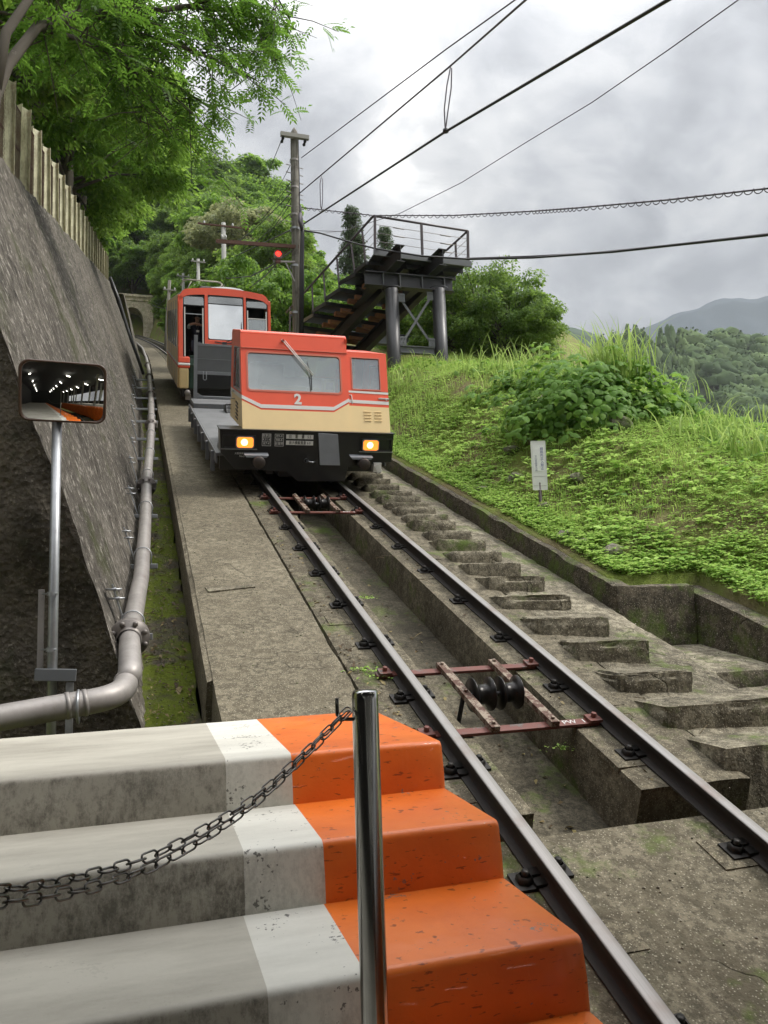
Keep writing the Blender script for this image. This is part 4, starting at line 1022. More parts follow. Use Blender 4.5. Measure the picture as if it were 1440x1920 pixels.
b = MB(); b.tube([(-.94, GY-.03, 1.12), (-.94, GY-.05, .95), (-.92, GY-.05, .93), (-.89, GY-.05, .93), (-.87, GY-.05, .95), (-.87, GY-.03, 1.12)], .009, 8); b.build('gate_latch', M['greyl'], fc)
gb('gate_midline', -1.07, 1.07, 1.395, 1.405, 'greyl', .01, GY+.002)

# ------------------------------------------------------------------ passenger car
PS = 24.2
pc = thing('cable_car', 'red and cream passenger car of the incline railway, standing behind the freight wagon', 'cable car', tuple(TP(0, PS, 0)), TRACK_ROT)
L_ = 10.6
def pcb(name, x0, x1, y0, y1, z0, z1, m, bev=.012, par=pc): b = MB(); b.box(x0, x1, y0, y1, z0, z1); return b.build(name, M[m], par, bev)
def roofn(u): a = abs(u)/1.31; return 3.19-.13*a**2-(.26*max(0, (a-.82)/.18)**2.2)
def headb(u): a = abs(u)/1.25; return 2.985-.10*a**3-(.10*max(0, (a-.8)/.2)**2)
us = np.linspace(-1.31, 1.31, 41)
b = MB()
for k in range(40):
    u0, u1 = us[k], us[k+1]; b.add([(u0, .0, headb(u0)), (u1, .0, headb(u1)), (u1, 0.0, roofn(u1)), (u0, 0.0, roofn(u0)), (u0, .06, headb(u0)), (u1, .06, headb(u1)), (u1, .06, roofn(u1)), (u0, .06, roofn(u0))], [(0,1,2,3),(7,6,5,4),(0,4,5,1),(3,2,6,7)])
b.build('front_header', M['red'], pc)
b = MB()
for k in range(40):
    u0, u1 = us[k], us[k+1]; b.add([(u0, .0, roofn(u0)), (u1, .0, roofn(u1)), (u1, L_, roofn(u1)), (u0, L_, roofn(u0))], [(0,1,2,3)], True)
b.build('roof', M['roofgrey'], pc)
for x0, x1 in ((-1.31, -1.165), (1.215, 1.31)): pcb('corner_pillar', x0, x1, -.0, .25, 1.20, 2.93, 'red', .03)
pcb('mullion', -.575, -.485, -.006, .06, 1.72, 2.98, 'red'); pcb('mullion', .525, .595, -.006, .06, 1.72, 2.98, 'red')
pcb('front_panel', -.575, 1.31, -.004, .06, 1.28, 1.735, 'red')
pcb('front_panel', -1.165, -.575, .01, .06, 1.0, 1.19, 'green')
pcb('lower_front', -1.0, -.80, .0, .08, .37, 1.275, 'green'); pcb('lower_front', -.80, 1.0, .03, .08, .37, 1.275, 'blackp'); 
for sx in (-1, 1):
    x0, x1 = (-1.31, -.985) if sx < 0 else (.985, 1.31)
    pcb('corner_panel', x0, x1, -.004, .2, 1.07, 1.24, 'red', .03); pcb('white_band', x0-.003, x1+.003, -.008, .2, 1.0, 1.07, 'wht', .02); pcb('red_band', x0, x1, -.004, .2, .93, 1.0, 'red', .02)
    pcb('cream_corner', x0+.03, x1-.03, -.004, .2, .36, .93, 'cream', .04)
# front windows with rounded corners and a darker top light
def fwin(name, x0, x1, z0, z1, zs, m_low, open_=False):
    fr = MB(); inn = rrect(x0+.02, x1-.02, z0+.02, z1-.02, .05, 4); fr.ring(rrect(x0, x1, z0, z1, .06, 4), inn, lambda u, n: (u, .01, n), lambda u, n: (u, .05, n)); f = fr.build(name, M['black'], pc)
    g = MB(); g.box(x0+.02, x1-.02, .028, .033, zs+.012, z1-.02); g.build('top_light', M['glassd'], f)
    g = MB(); g.box(x0+.02, x1-.02, .02, .04, zs-.012, zs+.012); g.build('transom', M['black'], f)
    if not open_: g = MB(); g.box(x0+.02, x1-.02, .028, .033, z0+.02, zs-.012); g.build('pane', M[m_low], f)
    return f
fwin('front_window', -.485, .525, 1.745, 2.97, 2.74, 'glass3')
f1 = fwin('front_window', -1.165, -.575, 1.20, 2.93, 2.66, 'glass2', True)
f2 = fwin('front_window', .595, 1.215, 1.745, 2.91, 2.70, 'glass2', True)
for f, x0, x1, z0, z1, zr in ((f1, -1.135, -.605, 1.25, 2.62, 2.42), (f2, .625, 1.19, 1.76, 2.64, 2.40)):
    b = MB(); b.box(x0, x0+.03, -.01, .03, z0, z1-.02); b.build('sash', M['wht'], f); b = MB(); b.box(x1-.03, x1, -.01, .03, z0, z1-.02); b.build('sash', M['wht'], f)
    b = MB(); b.box(x0, x1, -.008, .028, zr-.012, zr+.012); b.build('sash', M['wht'] if f is f2 else M['galv'], f)
b = MB(); b.box(.655, 1.16, .012, .016, 1.76, 2.39); b.build('pane', M['glass1'], f2)
b = MB(); b.box(.66, 1.16, .2, .22, 2.03, 2.05); b.build('hand_rail', M['panelyel'], f2)
# inside
pcb('cabin_floor', -1.27, 1.27, .1, 3.2, 1.1, 1.16, 'dark_in'); pcb('cabin_bulkhead', -1.27, 1.27, 1.7, 1.76, 1.16, 2.95, 'dark_in')
pcb('cabin_desk', -.46, .52, .12, .42, 1.66, 1.80, 'panelyel'); pcb('cabin_desk', .62, 1.2, .3, .5, 1.70, 1.78, 'panelyel')
pcb('route_lamp', -.72, -.60, .1, .2, 2.70, 2.84, 'galvdull')
pcb('ceiling', -1.27, 1.27, .1, L_-.1, 2.90, 2.93, 'dark_in', 0)
# sides
for sx in (-1, 1):
    x0, x1 = (-1.31, -1.28) if sx < 0 else (1.28, 1.31)
    pcb('side_lower', x0, x1, .2, L_, .36, .93, 'cream', .01); pcb('side_stripe', x0-.002, x1+.002, .2, L_, .94, 1.0, 'red', .0); pcb('side_stripe', x0-.002, x1+.002, .2, L_, 1.002, 1.07, 'wht', 0); pcb('side_middle', x0, x1, .2, L_, 1.072, 1.45, 'cream', .0)
    pcb('side_upper', x0, x1, .2, L_, 2.55, 2.93, 'cream', .0)
    for k in range(6):
        y = .9+k*1.6; pcb('side_pillar', x0, x1, y-.35 if k else .2, y+.1, 1.451, 2.549, 'cream', .0)
        b = MB(); b.box(x0+.008, x1-.008, y+.1, y+1.25, 1.451, 2.549); b.build('side_window', M['glassd'], pc)
        pcb('door_edge', x0-.01, x1+.01, y-.37, y-.34, .4, 2.8, 'galv', 0)
pcb('side_pillar', -1.31, -1.28, L_-.35, L_, 1.451, 2.549, 'cream', 0); pcb('back_wall', -1.28, 1.28, L_-.05, L_, .4, 2.93, 'cream', 0)
pcb('underframe', -1.2, 1.2, .15, L_, .12, .38, 'blackp'); 
for y in (1.6, 8.6):
    for x in (-.565, .565): b = MB(); b.lathe([(-.05, 0), (-.05, .30), (.05, .30), (.05, 0)], (x, y, .30), (1, 0, 0), 24); b.build('wheel', M['black'], pc)
b = MB(); b.lathe([(0, .52), (.03, .50), (.07, .38), (.09, .2), (.095, 0)], (.12, 1.0, 3.165), (0, 0, 1), 28); b.build('roof_vent', M['roofvent'], pc)
pcb('roof_box', -.62, -.2, 1.2, 2.2, 3.12, 3.24, 'galvdull')
b = MB()
for x in (-.95, .0): b.tube([(x, 3.0, 3.15), (x+.15, 3.2, 3.42)], .015, 6)
b.tube([(-1.12, 3.3, 3.28), (-1.05, 3.3, 3.42), (-.9, 3.3, 3.48), (.0, 3.3, 3.48), (.15, 3.3, 3.42), (.22, 3.3, 3.28)], .022, 8)
b.tube([(-1.0, 3.1, 3.46), (.1, 3.1, 3.46)], .018, 6); b.build('pantograph', M['panto'], pc)
b = MB(); b.tube([(-.02, -.05, 1.68), (.3, -.06, 1.84), (.46, -.05, 2.05)], .012, 6); b.tube([(.46, -.05, 2.28), (.46, -.05, 1.9)], .009, 6); b.tube([(.2, -.05, 1.66), (.5, -.06, 1.95)], .012, 6); b.build('wiper_arm', M['black'], pc)
b = MB(); b.box(-.09, .03, -.08, 0, 1.63, 1.70); b.bar((-.3, -.03, 1.69), (-.05, -.06, 1.66), .03, .03); b.bar((.0, -.06, 1.66), (.25, -.03, 1.69), .03, .03); b.build('lamp_bracket', M['black'], pc)
b = MB(); b.lathe([(-.12, 0), (-.12, .08), (0, .08), (.1, .05)], (-1.05, 0, .25), (0, 1, 0), 14); b.box(-1.1, -.95, -.05, .1, .05, .2); b.build('side_coupling', M['galvdull'], pc)

# the whole front of the passenger car leans back so that its glass stands upright on the slope
for ch in list(pc.children)+[g for c in pc.children for g in c.children]:
    if ch.type != 'MESH' or ch.name.startswith(('wheel', 'underframe')): continue
    for v in ch.data.vertices:
        n_ = v.co.z-1.0
        if n_ > 0: v.co.y += .345*n_*min(1, max(0, 1-(v.co.y-.35)/1.3))
M['signwhite'] = paint('white sign enamel', (.74, .74, .69), .35, 0, dirt=.1); M['signwhite2'] = plain('white sign sticker', (.80, .80, .76), .4)
M['signblue'] = plain('faded blue lettering', (.10, .12, .32), .6); M['signgrey'] = plain('faded grey lettering', (.25, .26, .33), .6); M['brownpost'] = plain('dark brown post', (.045, .032, .028), .6)
# ------------------------------------------------------------------ the driver at the left front window
M['skin'] = plain('skin', (.42, .25, .17), .6); M['navy'] = plain('navy uniform cloth', (.016, .020, .036), .85); M['sleeve'] = plain('pale green shirt sleeve', (.42, .56, .54), .8); M['hair'] = plain('black hair', (.012, .010, .009), .6)
def person():
    H = at(370, 597, 23.0)
    t = thing('person', 'driver in navy vest and pale sleeves leaning in the passenger car front window', 'person', H)
    V = [(0,.22,-.72), (0,.19,-.56), (0,.15,-.40), (0,.10,-.24), (0,.04,-.13), (0,.01,-.06), (0,0,.02), (0,.0,.075),
         (-.17,.09,-.21), (-.25,-.0,-.30), (-.245,-.09,-.25), (-.12,-.15,-.215), (-.03,-.165,-.215),
         (.17,.09,-.21), (.25,-.0,-.31), (.235,-.09,-.27), (.13,-.135,-.245), (.045,-.15,-.245),
         (-.10,.14,-.74), (-.13,-.16,-.74), (-.14,-.17,-1.1), (.10,.14,-.74), (.13,-.16,-.74), (.14,-.17,-1.1)]
    R_ = [(.16,.12),(.155,.11),(.17,.12),(.15,.10),(.055,.055),(.06,.07),(.085,.10),(.07,.085),
          (.07,.07),(.052,.052),(.047,.047),(.038,.036),(.034,.022),(.07,.07),(.052,.052),(.047,.047),(.038,.036),(.034,.022),
          (.09,.09),(.075,.075),(.05,.05),(.09,.09),(.075,.075),(.05,.05)]
    E = [(0,1),(1,2),(2,3),(3,4),(4,5),(5,6),(6,7),(3,8),(8,9),(9,10),(10,11),(11,12),(3,13),(13,14),(14,15),(15,16),(16,17),(0,18),(18,19),(19,20),(0,21),(21,22),(22,23)]
    for root, sx in ((12, 1), (17, -1)):
        c = V[root]
        for k in range(4):
            a = len(V); ln = (.062, .072, .068, .052)[k]; dy = -.024+.016*k
            V.append((c[0]+sx*.03, c[1]-.004+dy*.6, c[2]+.012-.004*k)); V.append((c[0]+sx*(.03+ln*.6), c[1]+dy, c[2]+.012-.008*k)); V.append((c[0]+sx*(.03+ln), c[1]+dy+.01, c[2]-.006-.008*k))
            R_ += [(.011, .011), (.009, .009), (.0075, .0075)]; E += [(root, a), (a, a+1), (a+1, a+2)]
        a = len(V); V.append((c[0]+sx*.012, c[1]-.03, c[2]+.01)); V.append((c[0]+sx*.045, c[1]-.045, c[2]+.02)); R_ += [(.013, .013), (.009, .009)]; E += [(root, a), (a, a+1)]
    me = bpy.data.meshes.new('body'); me.from_pydata(V, E, []); o = bpy.data.objects.new('body', me); COL.objects.link(o)
    m = o.modifiers.new('skin', 'SKIN'); sv = me.skin_vertices[0].data
    for i, r in enumerate(R_): sv[i].radius = r
    sv[0].use_root = True; m.use_smooth_shade = True; s_ = o.modifiers.new('sub', 'SUBSURF'); s_.levels = 1; s_.render_levels = 1
    dg = bpy.context.evaluated_depsgraph_get(); dg.update(); me2 = bpy.data.meshes.new_from_object(o.evaluated_get(dg)); me2.name = 'body'
    bpy.data.objects.remove(o)
    for k in ('navy', 'skin', 'sleeve'): me2.materials.append(M[k])
    for p in me2.polygons:
        c = p.center; mi = 0
        if c.z > -.135 and abs(c.x) < .10 and c.y > -.11: mi = 1
        elif c.y < -.13 and c.z > -.32: mi = 1
        elif (abs(c.x) > .20 or c.y < -.03) and c.z > -.38: mi = 2
        p.material_index = mi; p.use_smooth = True
    inst('body', me2, t)
    h = MB()
    pr = [(-.02, .098), (.03, .104), (.07, .094), (.10, .065), (.118, .0)]
    h.lathe(pr, (0, .016, .02), (0, .12, 1), 18); h.build('hair', M['hair'], t)
    f = MB(); f.lathe([(0, .014), (.02, .010), (.024, 0)], (0, -.075, .0), (0, -1, -.25), 8); f.build('nose', M['skin'], t)
    for x in (-.034, .034): f = MB(); f.lathe([(-.006, 0), (0, .011), (.006, 0)], (x, -.083, .028), (0, 1, 0), 8); f.build('eye', M['hair'], t)
    for x in (-.088, .088): f = MB(); f.lathe([(-.01, .006), (0, .02), (.01, .006)], (x, .005, .01), (1, 0, 0), 8); f.build('ear', M['skin'], t)
    f = MB(); f.box(-.024, .024, -.093, -.083, -.046, -.039); f.build('mouth', M['dark_in'], t)
    f = MB(); f.box(-.035, .045, -.06, -.055, -.43, -.37); f.build('name_card', M['wht'], t); f = MB(); f.tube([(-.04, .0, -.16), (0, -.055, -.37), (.05, .0, -.16)], .004, 5); f.build('lanyard', M['galvdull'], t)
    st = thing('driver_seat', 'dark driver seat under the person in the passenger car', 'seat', H+Vector((0, .3, -.95)))
    b = MB(); b.box(-.22, .22, -.2, .2, 0, .10); b.build('seat', M['dark_in'], st, .02); b = MB(); b.cyl((0, 0, -.5), (0, 0, 0), .04); b.build('leg', M['dark_in'], st)
person()

# ------------------------------------------------------------------ utility poles
def wood():
    a = Mat('weathered grey pole'); v = a.coord((14, 14, .7)); n = a.noise(1, 6, .7, v); m = a.noise(3, 5, .7)
    c = a.mix(a.ramp(n, (.38, 0), (.62, 1)), (.10, .092, .072), (.25, .235, .20)); c = a.mix(a.ramp(m, (.50, 0), (.66, .7)), c, (.055, .045, .034))
    return a.done(a.bsdf(c, .85, normal=a.bump(n, .5, .01)))
M['pole'] = wood(); M['polelight'] = paint('pale concrete pole', (.33, .33, .30), .8, .2, nscale=3); M['arm'] = paint('grey wooden cross arm', (.30, .29, .26), .8, .3, nscale=4)
M['rustarm'] = paint('rusty angle arm', (.10, .045, .028), .8, .4, (.17, .12, .09), nscale=5)
M['cable'] = plain('black cable', (.017, .016, .018), .5); M['cablel'] = plain('purplish grey cable', (.085, .07, .085), .5); M['ceram'] = plain('white insulator', (.62, .62, .60), .3)
PY = 22.5
top = at(551.5, 240, PY); base = Vector((at(556, 620, PY).x, PY, 4.6)); base = Vector((at(555.5, 622, PY).x+.02, PY, 4.9))
p0 = thing('utility_pole', 'tall weathered pole with a short cross arm, many cables and the red signal', 'utility pole', base)
b = MB(); T0 = top-base
b.tube([Vector((0, 0, -1.5)), T0*.5, T0*.97, T0*.985, T0], [.165, .135, .118, .10, .03], 18); b.build('trunk', M['pole'], p0)
b = MB(); a0, a1 = at(526, 251, PY-.16)-base, at(579, 259, PY-.16)-base; b.bar(a0, a1, .12, .13); b.build('cross_arm', M['arm'], p0, .006)
for q in (a0.lerp(a1, .1), a0.lerp(a1, .88)):
    b = MB(); b.lathe([(0, .035), (.07, .05), (.08, .03), (.17, .05), (.2, .02)], q+Vector((0, 0, -.07)), (-.3, .2, -1), 10); b.build('insulator', M['black'], p0)
for i, py in enumerate((302, 313, 327, 342, 353, 363, 372, 389, 404, 418)):
    b = MB(); c = at(552, py, PY)-base
    if i % 4: b.tube([c+Vector((-.27, -.1, 0)), c+Vector((.27, .05, 0))], .014, 6)
    else: b.lathe([(-.03, .142), (.03, .142)], c, (0, 0, 1), 18)
    b.build('step_bolt' if i % 4 else 'pole_band', M['galvdull'], p0)
for py in (430, 500, 588):
    b = MB(); c = at(553, py, PY)-base; b.lathe([(-.035, .152), (.035, .152)], c, (0, 0, 1), 18); b.build('pole_band', M['galv'], p0)
b = MB()
for k in range(5):
    b.tube([at(563+k*1.2, 385+8*k, PY-.2)-base, at(565+1.0*k, 440, PY-.22)-base, at(563+1.4*k, 500, PY-.22)-base, at(562+1.4*k, 640, PY-.22)-base], .026, 6)
b.tube([at(559, 262, PY-.15)-base, at(561, 330, PY-.2)-base, at(562, 400, PY-.2)-base], .014, 5)
b.build('riser_cables', M['cable'], p0)
b = MB(); b.tube([at(563, 400, PY-.25)-base, at(562, 415, PY-.28)-base, at(566, 430, PY-.25)-base], .05, 8); b.build('cable_splice', M['cablel'], p0)
# long rusty arm, carried signal
g0, g1 = at(405, 452, PY-.1)-base, at(560, 463, PY-.1)-base
b = MB(); b.bar(g0, g1, .05, .11); b.bar(g0+Vector((0, .06, .03)), g1+Vector((0, .06, .03)), .07, .02); b.build('long_arm', M['rustarm'], p0, .004)
b = MB(); b.bar(at(531, 476, PY-.05)-base, at(548, 462, PY-.05)-base, .03, .03); b.build('arm_brace', M['rustarm'], p0)
b = MB(); b.bar(at(512, 490, PY-.1)-base, at(558, 491, PY-.1)-base, .04, .05); b.build('signal_bracket', M['galvdull'], p0); b = MB(); b.bar(at(536, 493, PY-.1)-base, at(553, 528, PY-.1)-base, .03, .03); b.build('bracket_brace', M['galvdull'], p0)
sg = at(521.5, 477, PY-.22)
s_ = thing('signal_lamp', 'lit round red signal lamp on a bracket of the tall pole', 'signal', sg)
b = MB(); b.lathe([(-.02, .125), (-.06, .13), (.02, .13), (.12, .115), (.14, .04)], (0, 0, 0), (0, 1, 0), 24); b.build('housing', M['polelight'], s_)
b = MB(); b.lathe([(0, .0), (0, .075), (-.012, .060), (-.018, 0)], (0, -.055, 0), (0, 1, 0), 24); b.build('red_lens', M['redlamp'], s_)
b = MB(); b.lathe([(0, .13), (0, .078), (.01, .078)], (0, -.058, 0), (0, 1, 0), 24); b.build('lens_ring', M['rust'], s_)
b = MB(); b.box(-.07, .07, 0, .1, -.24, -.11); b.build('mount', M['rust'], s_)
def small_pole(px, py_top, Y, rad, label, arms, lean=(0, 0), mat='polelight', hgt=9, transf=False):
    tp = at(px, py_top, Y); bs = Vector((tp.x-lean[0], Y-lean[1], tp.z-hgt)); t = thing('utility_pole', label, 'utility pole', bs)
    b = MB(); b.tube([(0, 0, -1), tp-bs], [rad*1.25, rad*.8], 12); b.build('trunk', M[mat], t)
    for (dz, w, m) in arms:
        c = tp-bs+Vector((0, -.12, -dz)); b = MB(); b.bar(c+Vector((-w, 0, .02)), c+Vector((w, 0, -.02)), .08, .09); b.build('cross_arm', M[m], t)
        for k in (-.75, .75 if w < 1 else .35):
            b = MB(); b.lathe([(0, .04), (.10, .065), (.16, .03)], c+Vector((w*k, 0, .05)), (0, 0, 1), 8); b.build('insulator', M['ceram'], t)
    return t, tp
small_pole(419, 418, 46, .16, 'grey pole with a wide rusty cross arm seen above the passenger car roof', [(.25, 1.5, 'rustarm'), (1.0, .15, 'arm')])
small_pole(371.5, 486, 60, .15, 'small pale pole with a white cross arm, left of the passenger car roof', [(.25, .55, 'arm'), (2.2, .4, 'arm')])
small_pole(343.5, 513, 70, .14, 'slim pale pole left of the passenger car roof, third from the right', [(.3, .6, 'arm')], hgt=8)
small_pole(318, 526, 62, .15, 'slim leaning pole between the tunnel portal and the passenger car', [(.8, .5, 'arm')], lean=(.5, 0), hgt=8, mat='pole')

# ------------------------------------------------------------------ overhead wires
def wire(name, label, pts, r, mat='cable', sag=0, group='cables hanging from the poles', sub=24, coil=0, cat='cable'):
    P = [Vector(p) for p in pts]; out = []
    for i in range(len(P)-1):
        for k in range(sub):
            f = k/sub; q = P[i].lerp(P[i+1], f); q.z -= 4*sag*f*(1-f); out.append(q)
    out.append(P[-1]); b = MB(); b.tube(out, r, 6)
    o = b.build(name, M[mat]); tag(o, label, cat, group)
    if coil:
        c = MB(); pts = []; L = sum((out[i+1]-out[i]).length for i in range(len(out)-1)); n = int(L/coil*8); 
        for i in range(n+1):
            f = i/n*(len(out)-1); j = min(int(f), len(out)-2); q = out[j].lerp(out[j+1], f-j); a = i/8*2*math.pi; pts.append(q+Vector((0, .035*math.sin(a), -.02+.042*math.cos(a))))
        c.tube(pts, .009, 4); c.build('spiral_hanger', M[mat], o)
    return o
P_ = lambda x, y, Y: at(x, y, Y)
wire('overhead_wire', 'thin wire from the tall pole, leftmost of the wires crossing the sky', [P_(565, 296, PY), P_(837, 92, 13), P_(1010, -32, 9.5)], .013, 'cablel')
wire('overhead_wire', 'second sky wire from the left, carrying the loop of the jumper wire', [P_(562, 362, PY), P_(844, 124, 12), P_(1040, -48, 8)], .017, 'cablel')
wire('overhead_wire', 'thick straight black power line crossing the sky to the upper right', [P_(400, 500, 46)+Vector((0, 0, 0)), P_(569, 420, PY), P_(835, 247, 12), P_(1340, -52, 6)], .022, 'cable')
wire('overhead_wire', 'thin twisted wire, rightmost of the wires rising to the top of the picture', [P_(572, 432, 26), P_(640, 434, 24), P_(750, 400, 21), P_(866, 342, 17), P_(988, 266, 14), P_(1110, 192, 11.5), P_(1251, 95, 9), P_(1440, -40, 7.2)], .009, 'cablel', coil=0)
wire('messenger_cable', 'cable in a spiral hanger running level to the right over the steel stair', [P_(563, 389, PY), P_(700, 404, 20), P_(850, 404, 16.5), P_(1000, 396, 14), P_(1080, 390, 12.6), P_(1250, 375, 10.6), P_(1460, 351, 9)], .014, 'cablel', sub=10, coil=.22)
wire('cable_bundle', 'thick black cable bundle running to the right edge below the level one', [P_(566, 432, PY), P_(600, 437, 22), P_(650, 452, 21), P_(703, 466, 20), P_(790, 480, 18.6), P_(880, 486, 17), P_(1000, 483, 14.8), P_(1150, 472, 12.4), P_(1460, 438, 9.2)], .024, 'cable', sub=8)
wire('cable_bundle', 'thinner cable strapped along the lower cable bundle', [P_(880, 484, 17), P_(1000, 480, 14.8), P_(1110, 474, 13), P_(1250, 460, 11.4), P_(1460, 436, 9.3)], .014, 'cablel', sub=8)
wire('jumper_loop', 'long narrow wire loop hanging between the two upper sky wires', [P_(845, 125, 12), P_(838, 160, 12), P_(833, 205, 12), P_(835, 247, 12), P_(839, 215, 12), P_(846, 165, 12), P_(847, 128, 12)], .012, 'cablel', sub=3, group=None)
wire('jumper_loop', 'small narrow wire loop hanging near the tall pole', [P_(603, 330, 20.5), P_(600, 345, 20.5), P_(601, 385, 20.5), P_(603, 394, 20.5), P_(605, 375, 20.5), P_(605, 335, 20.5)], .012, 'cablel', sub=3, group=None)
b = MB(); b.lathe([(0, .0), (.02, .05), (.07, .05), (.09, 0)], P_(836, 250, 12), (0, 0, 1), 10); tag(b.build('wire_clamp', M['cable']), 'small black clamp where the long loop meets the power line', 'clamp')
up = 'wires strung from the tall pole up the hillside to the far poles'
for i, (x0, y0, x1, y1, Y1, r) in enumerate(((528, 262, 484, 346, 46, .012), (543, 312, 500, 372, 46, .011), (545, 342, 445, 452, 50, .014), (545, 362, 418, 470, 52, .016), (545, 382, 440, 505, 50, .012), (545, 372, 470, 460, 48, .012), (545, 400, 400, 500, 60, .012))):
    wire('hill_wire', 'thin dark wire strung from the tall pole up the hill towards the far poles', [P_(x0, y0, PY), P_(x1, y1, Y1)], r, 'cable', .25, up)
wire('hill_wire', 'sagging black cable drooping from the tall pole over the passenger car roof', [P_(548, 470, PY), P_(505, 500, 25), P_(470, 518, 29), P_(428, 522, 34), P_(415, 518, 46)], .022, 'cable', 0)
wire('hill_wire', 'lower sagging black cable from the signal bracket to the passenger car roof', [P_(520, 492, PY), P_(500, 515, 25), P_(468, 540, 30)], .018, 'cable', 0)
wire('contact_wire', 'overhead contact wire beam crossing above the track by the far poles', [P_(345, 524, 60), P_(412, 528, 46)], .04, 'rustarm')
for (a_, b_, l_) in ((((285, 571, 108)), ((318, 577, 62)), 'thin wire from the tunnel portal to the leaning pole'), (((290, 575, 108)), ((330, 540, 62)), 'thin wire rising from the portal corner across the leaning pole')):
    wire('hill_wire', l_, [P_(*a_), P_(*b_)], .03, 'cable', .2)
wire('hill_wire', 'thin wire hanging in front of the conifer left of the steel stair', [P_(572, 431, PY), P_(600, 438, 24), P_(640, 433, 30)], .010, 'cablel')

# ------------------------------------------------------------------ steel stair and lookout deck
M['steel'] = paint('dark charcoal steel', (.034, .034, .036), .42, .05, nscale=3, dirt=.3); M['steelg'] = paint('mid grey steel bracing', (.13, .135, .14), .45, .1, nscale=3)
M['woodtread'] = paint('orange brown timber', (.42, .20, .11), .6, .3, (.20, .09, .05), nscale=6, dirt=.6); M['plate'] = paint('charcoal tread plate', (.055, .058, .064), .35, .05, nscale=2); M['railp'] = paint('plum grey handrail', (.075, .06, .065), .4, .1)
DO = at(703, 470, 20.0)
ss = thing('steel_stair', 'dark steel stair and raised deck with handrails on two round columns above the grass bank', 'steel stair')
for i, (x, xb) in enumerate(((734, 739), (822, 828))):
    tp = at(x, 543, 20); bt = at(xb, 702, 20); bt = Vector((tp.x+.01, 20, 4.2))
    b = MB(); b.cyl(bt, tp, .185, 32); b.build('column', M['steel'], ss); b = MB(); b.lathe([(0, .27), (.03, .27)], tp, (0, 0, 1), 24); b.build('cap_plate', M['steel'], ss)
cL, cR = at(734, 543, 20), at(822, 543, 20)
def ibeam(b, a, c, h, w, t=.02):
    a, c = Vector(a), Vector(c); z = Vector((0, 0, 1)); b.bar(a+z*(h/2), c+z*(h/2), w, t); b.bar(a-z*(h/2), c-z*(h/2), w, t); b.bar(a, c, t, h)
zc = cL.z+.24
b = MB(); ibeam(b, (cL.x-.75, 20, zc), (cR.x+.42, 20.0, zc), .36, .26); b.build('cap_beam', M['steel'], ss)
for x in (cL.x-.25, cL.x+.22, cR.x-.5, cR.x+.15): b = MB(); b.box(x-.01, x+.01, 19.88, 20.12, zc-.17, zc+.17); b.build('stiffener', M['steelg'], ss)
zd = DO.z
for xx in (cL.x+.05, cR.x-.12):
    b = MB(); ibeam(b, (xx, 19.25, zd-.34), (xx-.3, 22.8, zd-.34), .44, .24); b.build('deck_beam', M['steel'], ss)
b = MB(); b.bar((cL.x+.25, 20, cL.z-.25), (cR.x-.25, 20, zc-1.72), .065, .02, (0, 1, 0)); b.build('cross_brace', M['steelg'], ss)
b = MB(); b.bar((cR.x-.25, 19.97, cR.z-.25), (cL.x+.25, 19.97, zc-1.72), .065, .02, (0, 1, 0)); b.build('cross_brace', M['steelg'], ss)
for x, z in ((cL.x+.27, cL.z-.22), (cR.x-.27, cR.z-.22), (cL.x+.27, zc-1.66), (cR.x-.27, zc-1.66)):
    b = MB(); b.box(x-.09, x+.09, 19.955, 19.965, z-.12, z+.12)
    for dx, dz in ((-.04, .05), (.04, .05), (0, -.05)): b.lathe([(0, .014), (-.012, .014)], (x+dx, 19.955, z+dz), (0, 1, 0), 6)
    b.build('gusset_plate', M['steelg'], ss)
b = MB(); ibeam(b, (cL.x+.2, 20, zc-1.9), (cR.x-.2, 20, zc-1.9), .18, .14); b.build('strut', M['steelg'], ss)
# second, lower support frame behind
c2 = at(684, 645, 25.5)
for dx in (0, 1.3): b = MB(); b.cyl((c2.x+dx, 25.5, c2.z-2.5), (c2.x+dx, 25.5, c2.z), .18, 24); b.build('column', M['steel'], ss)
b = MB(); ibeam(b, (c2.x-.9, 25.5, c2.z+.2), (c2.x+1.8, 25.5, c2.z+.2), .34, .24); b.build('cap_beam', M['steelg'], ss)
# deck
DX = 2.76
b = MB(); b.box(DO.x, DO.x+DX, 19.4+.6, 22.2, zd-.06, zd-.02); b.build('deck_plate', M['plate'], ss)
b = MB(); b.bar((DO.x-.05, 19.97, zd-.06), (DO.x+DX+.05, 19.97, zd-.14), .05, .17); b.build('edge_channel', M['steelg'], ss, .004)
for k in range(4): b = MB(); y = 20.5+.55*k; b.bar((DO.x, y, zd-.13), (DO.x+DX, y, zd-.13), .05, .12); b.build('joist', M['steel'], ss)
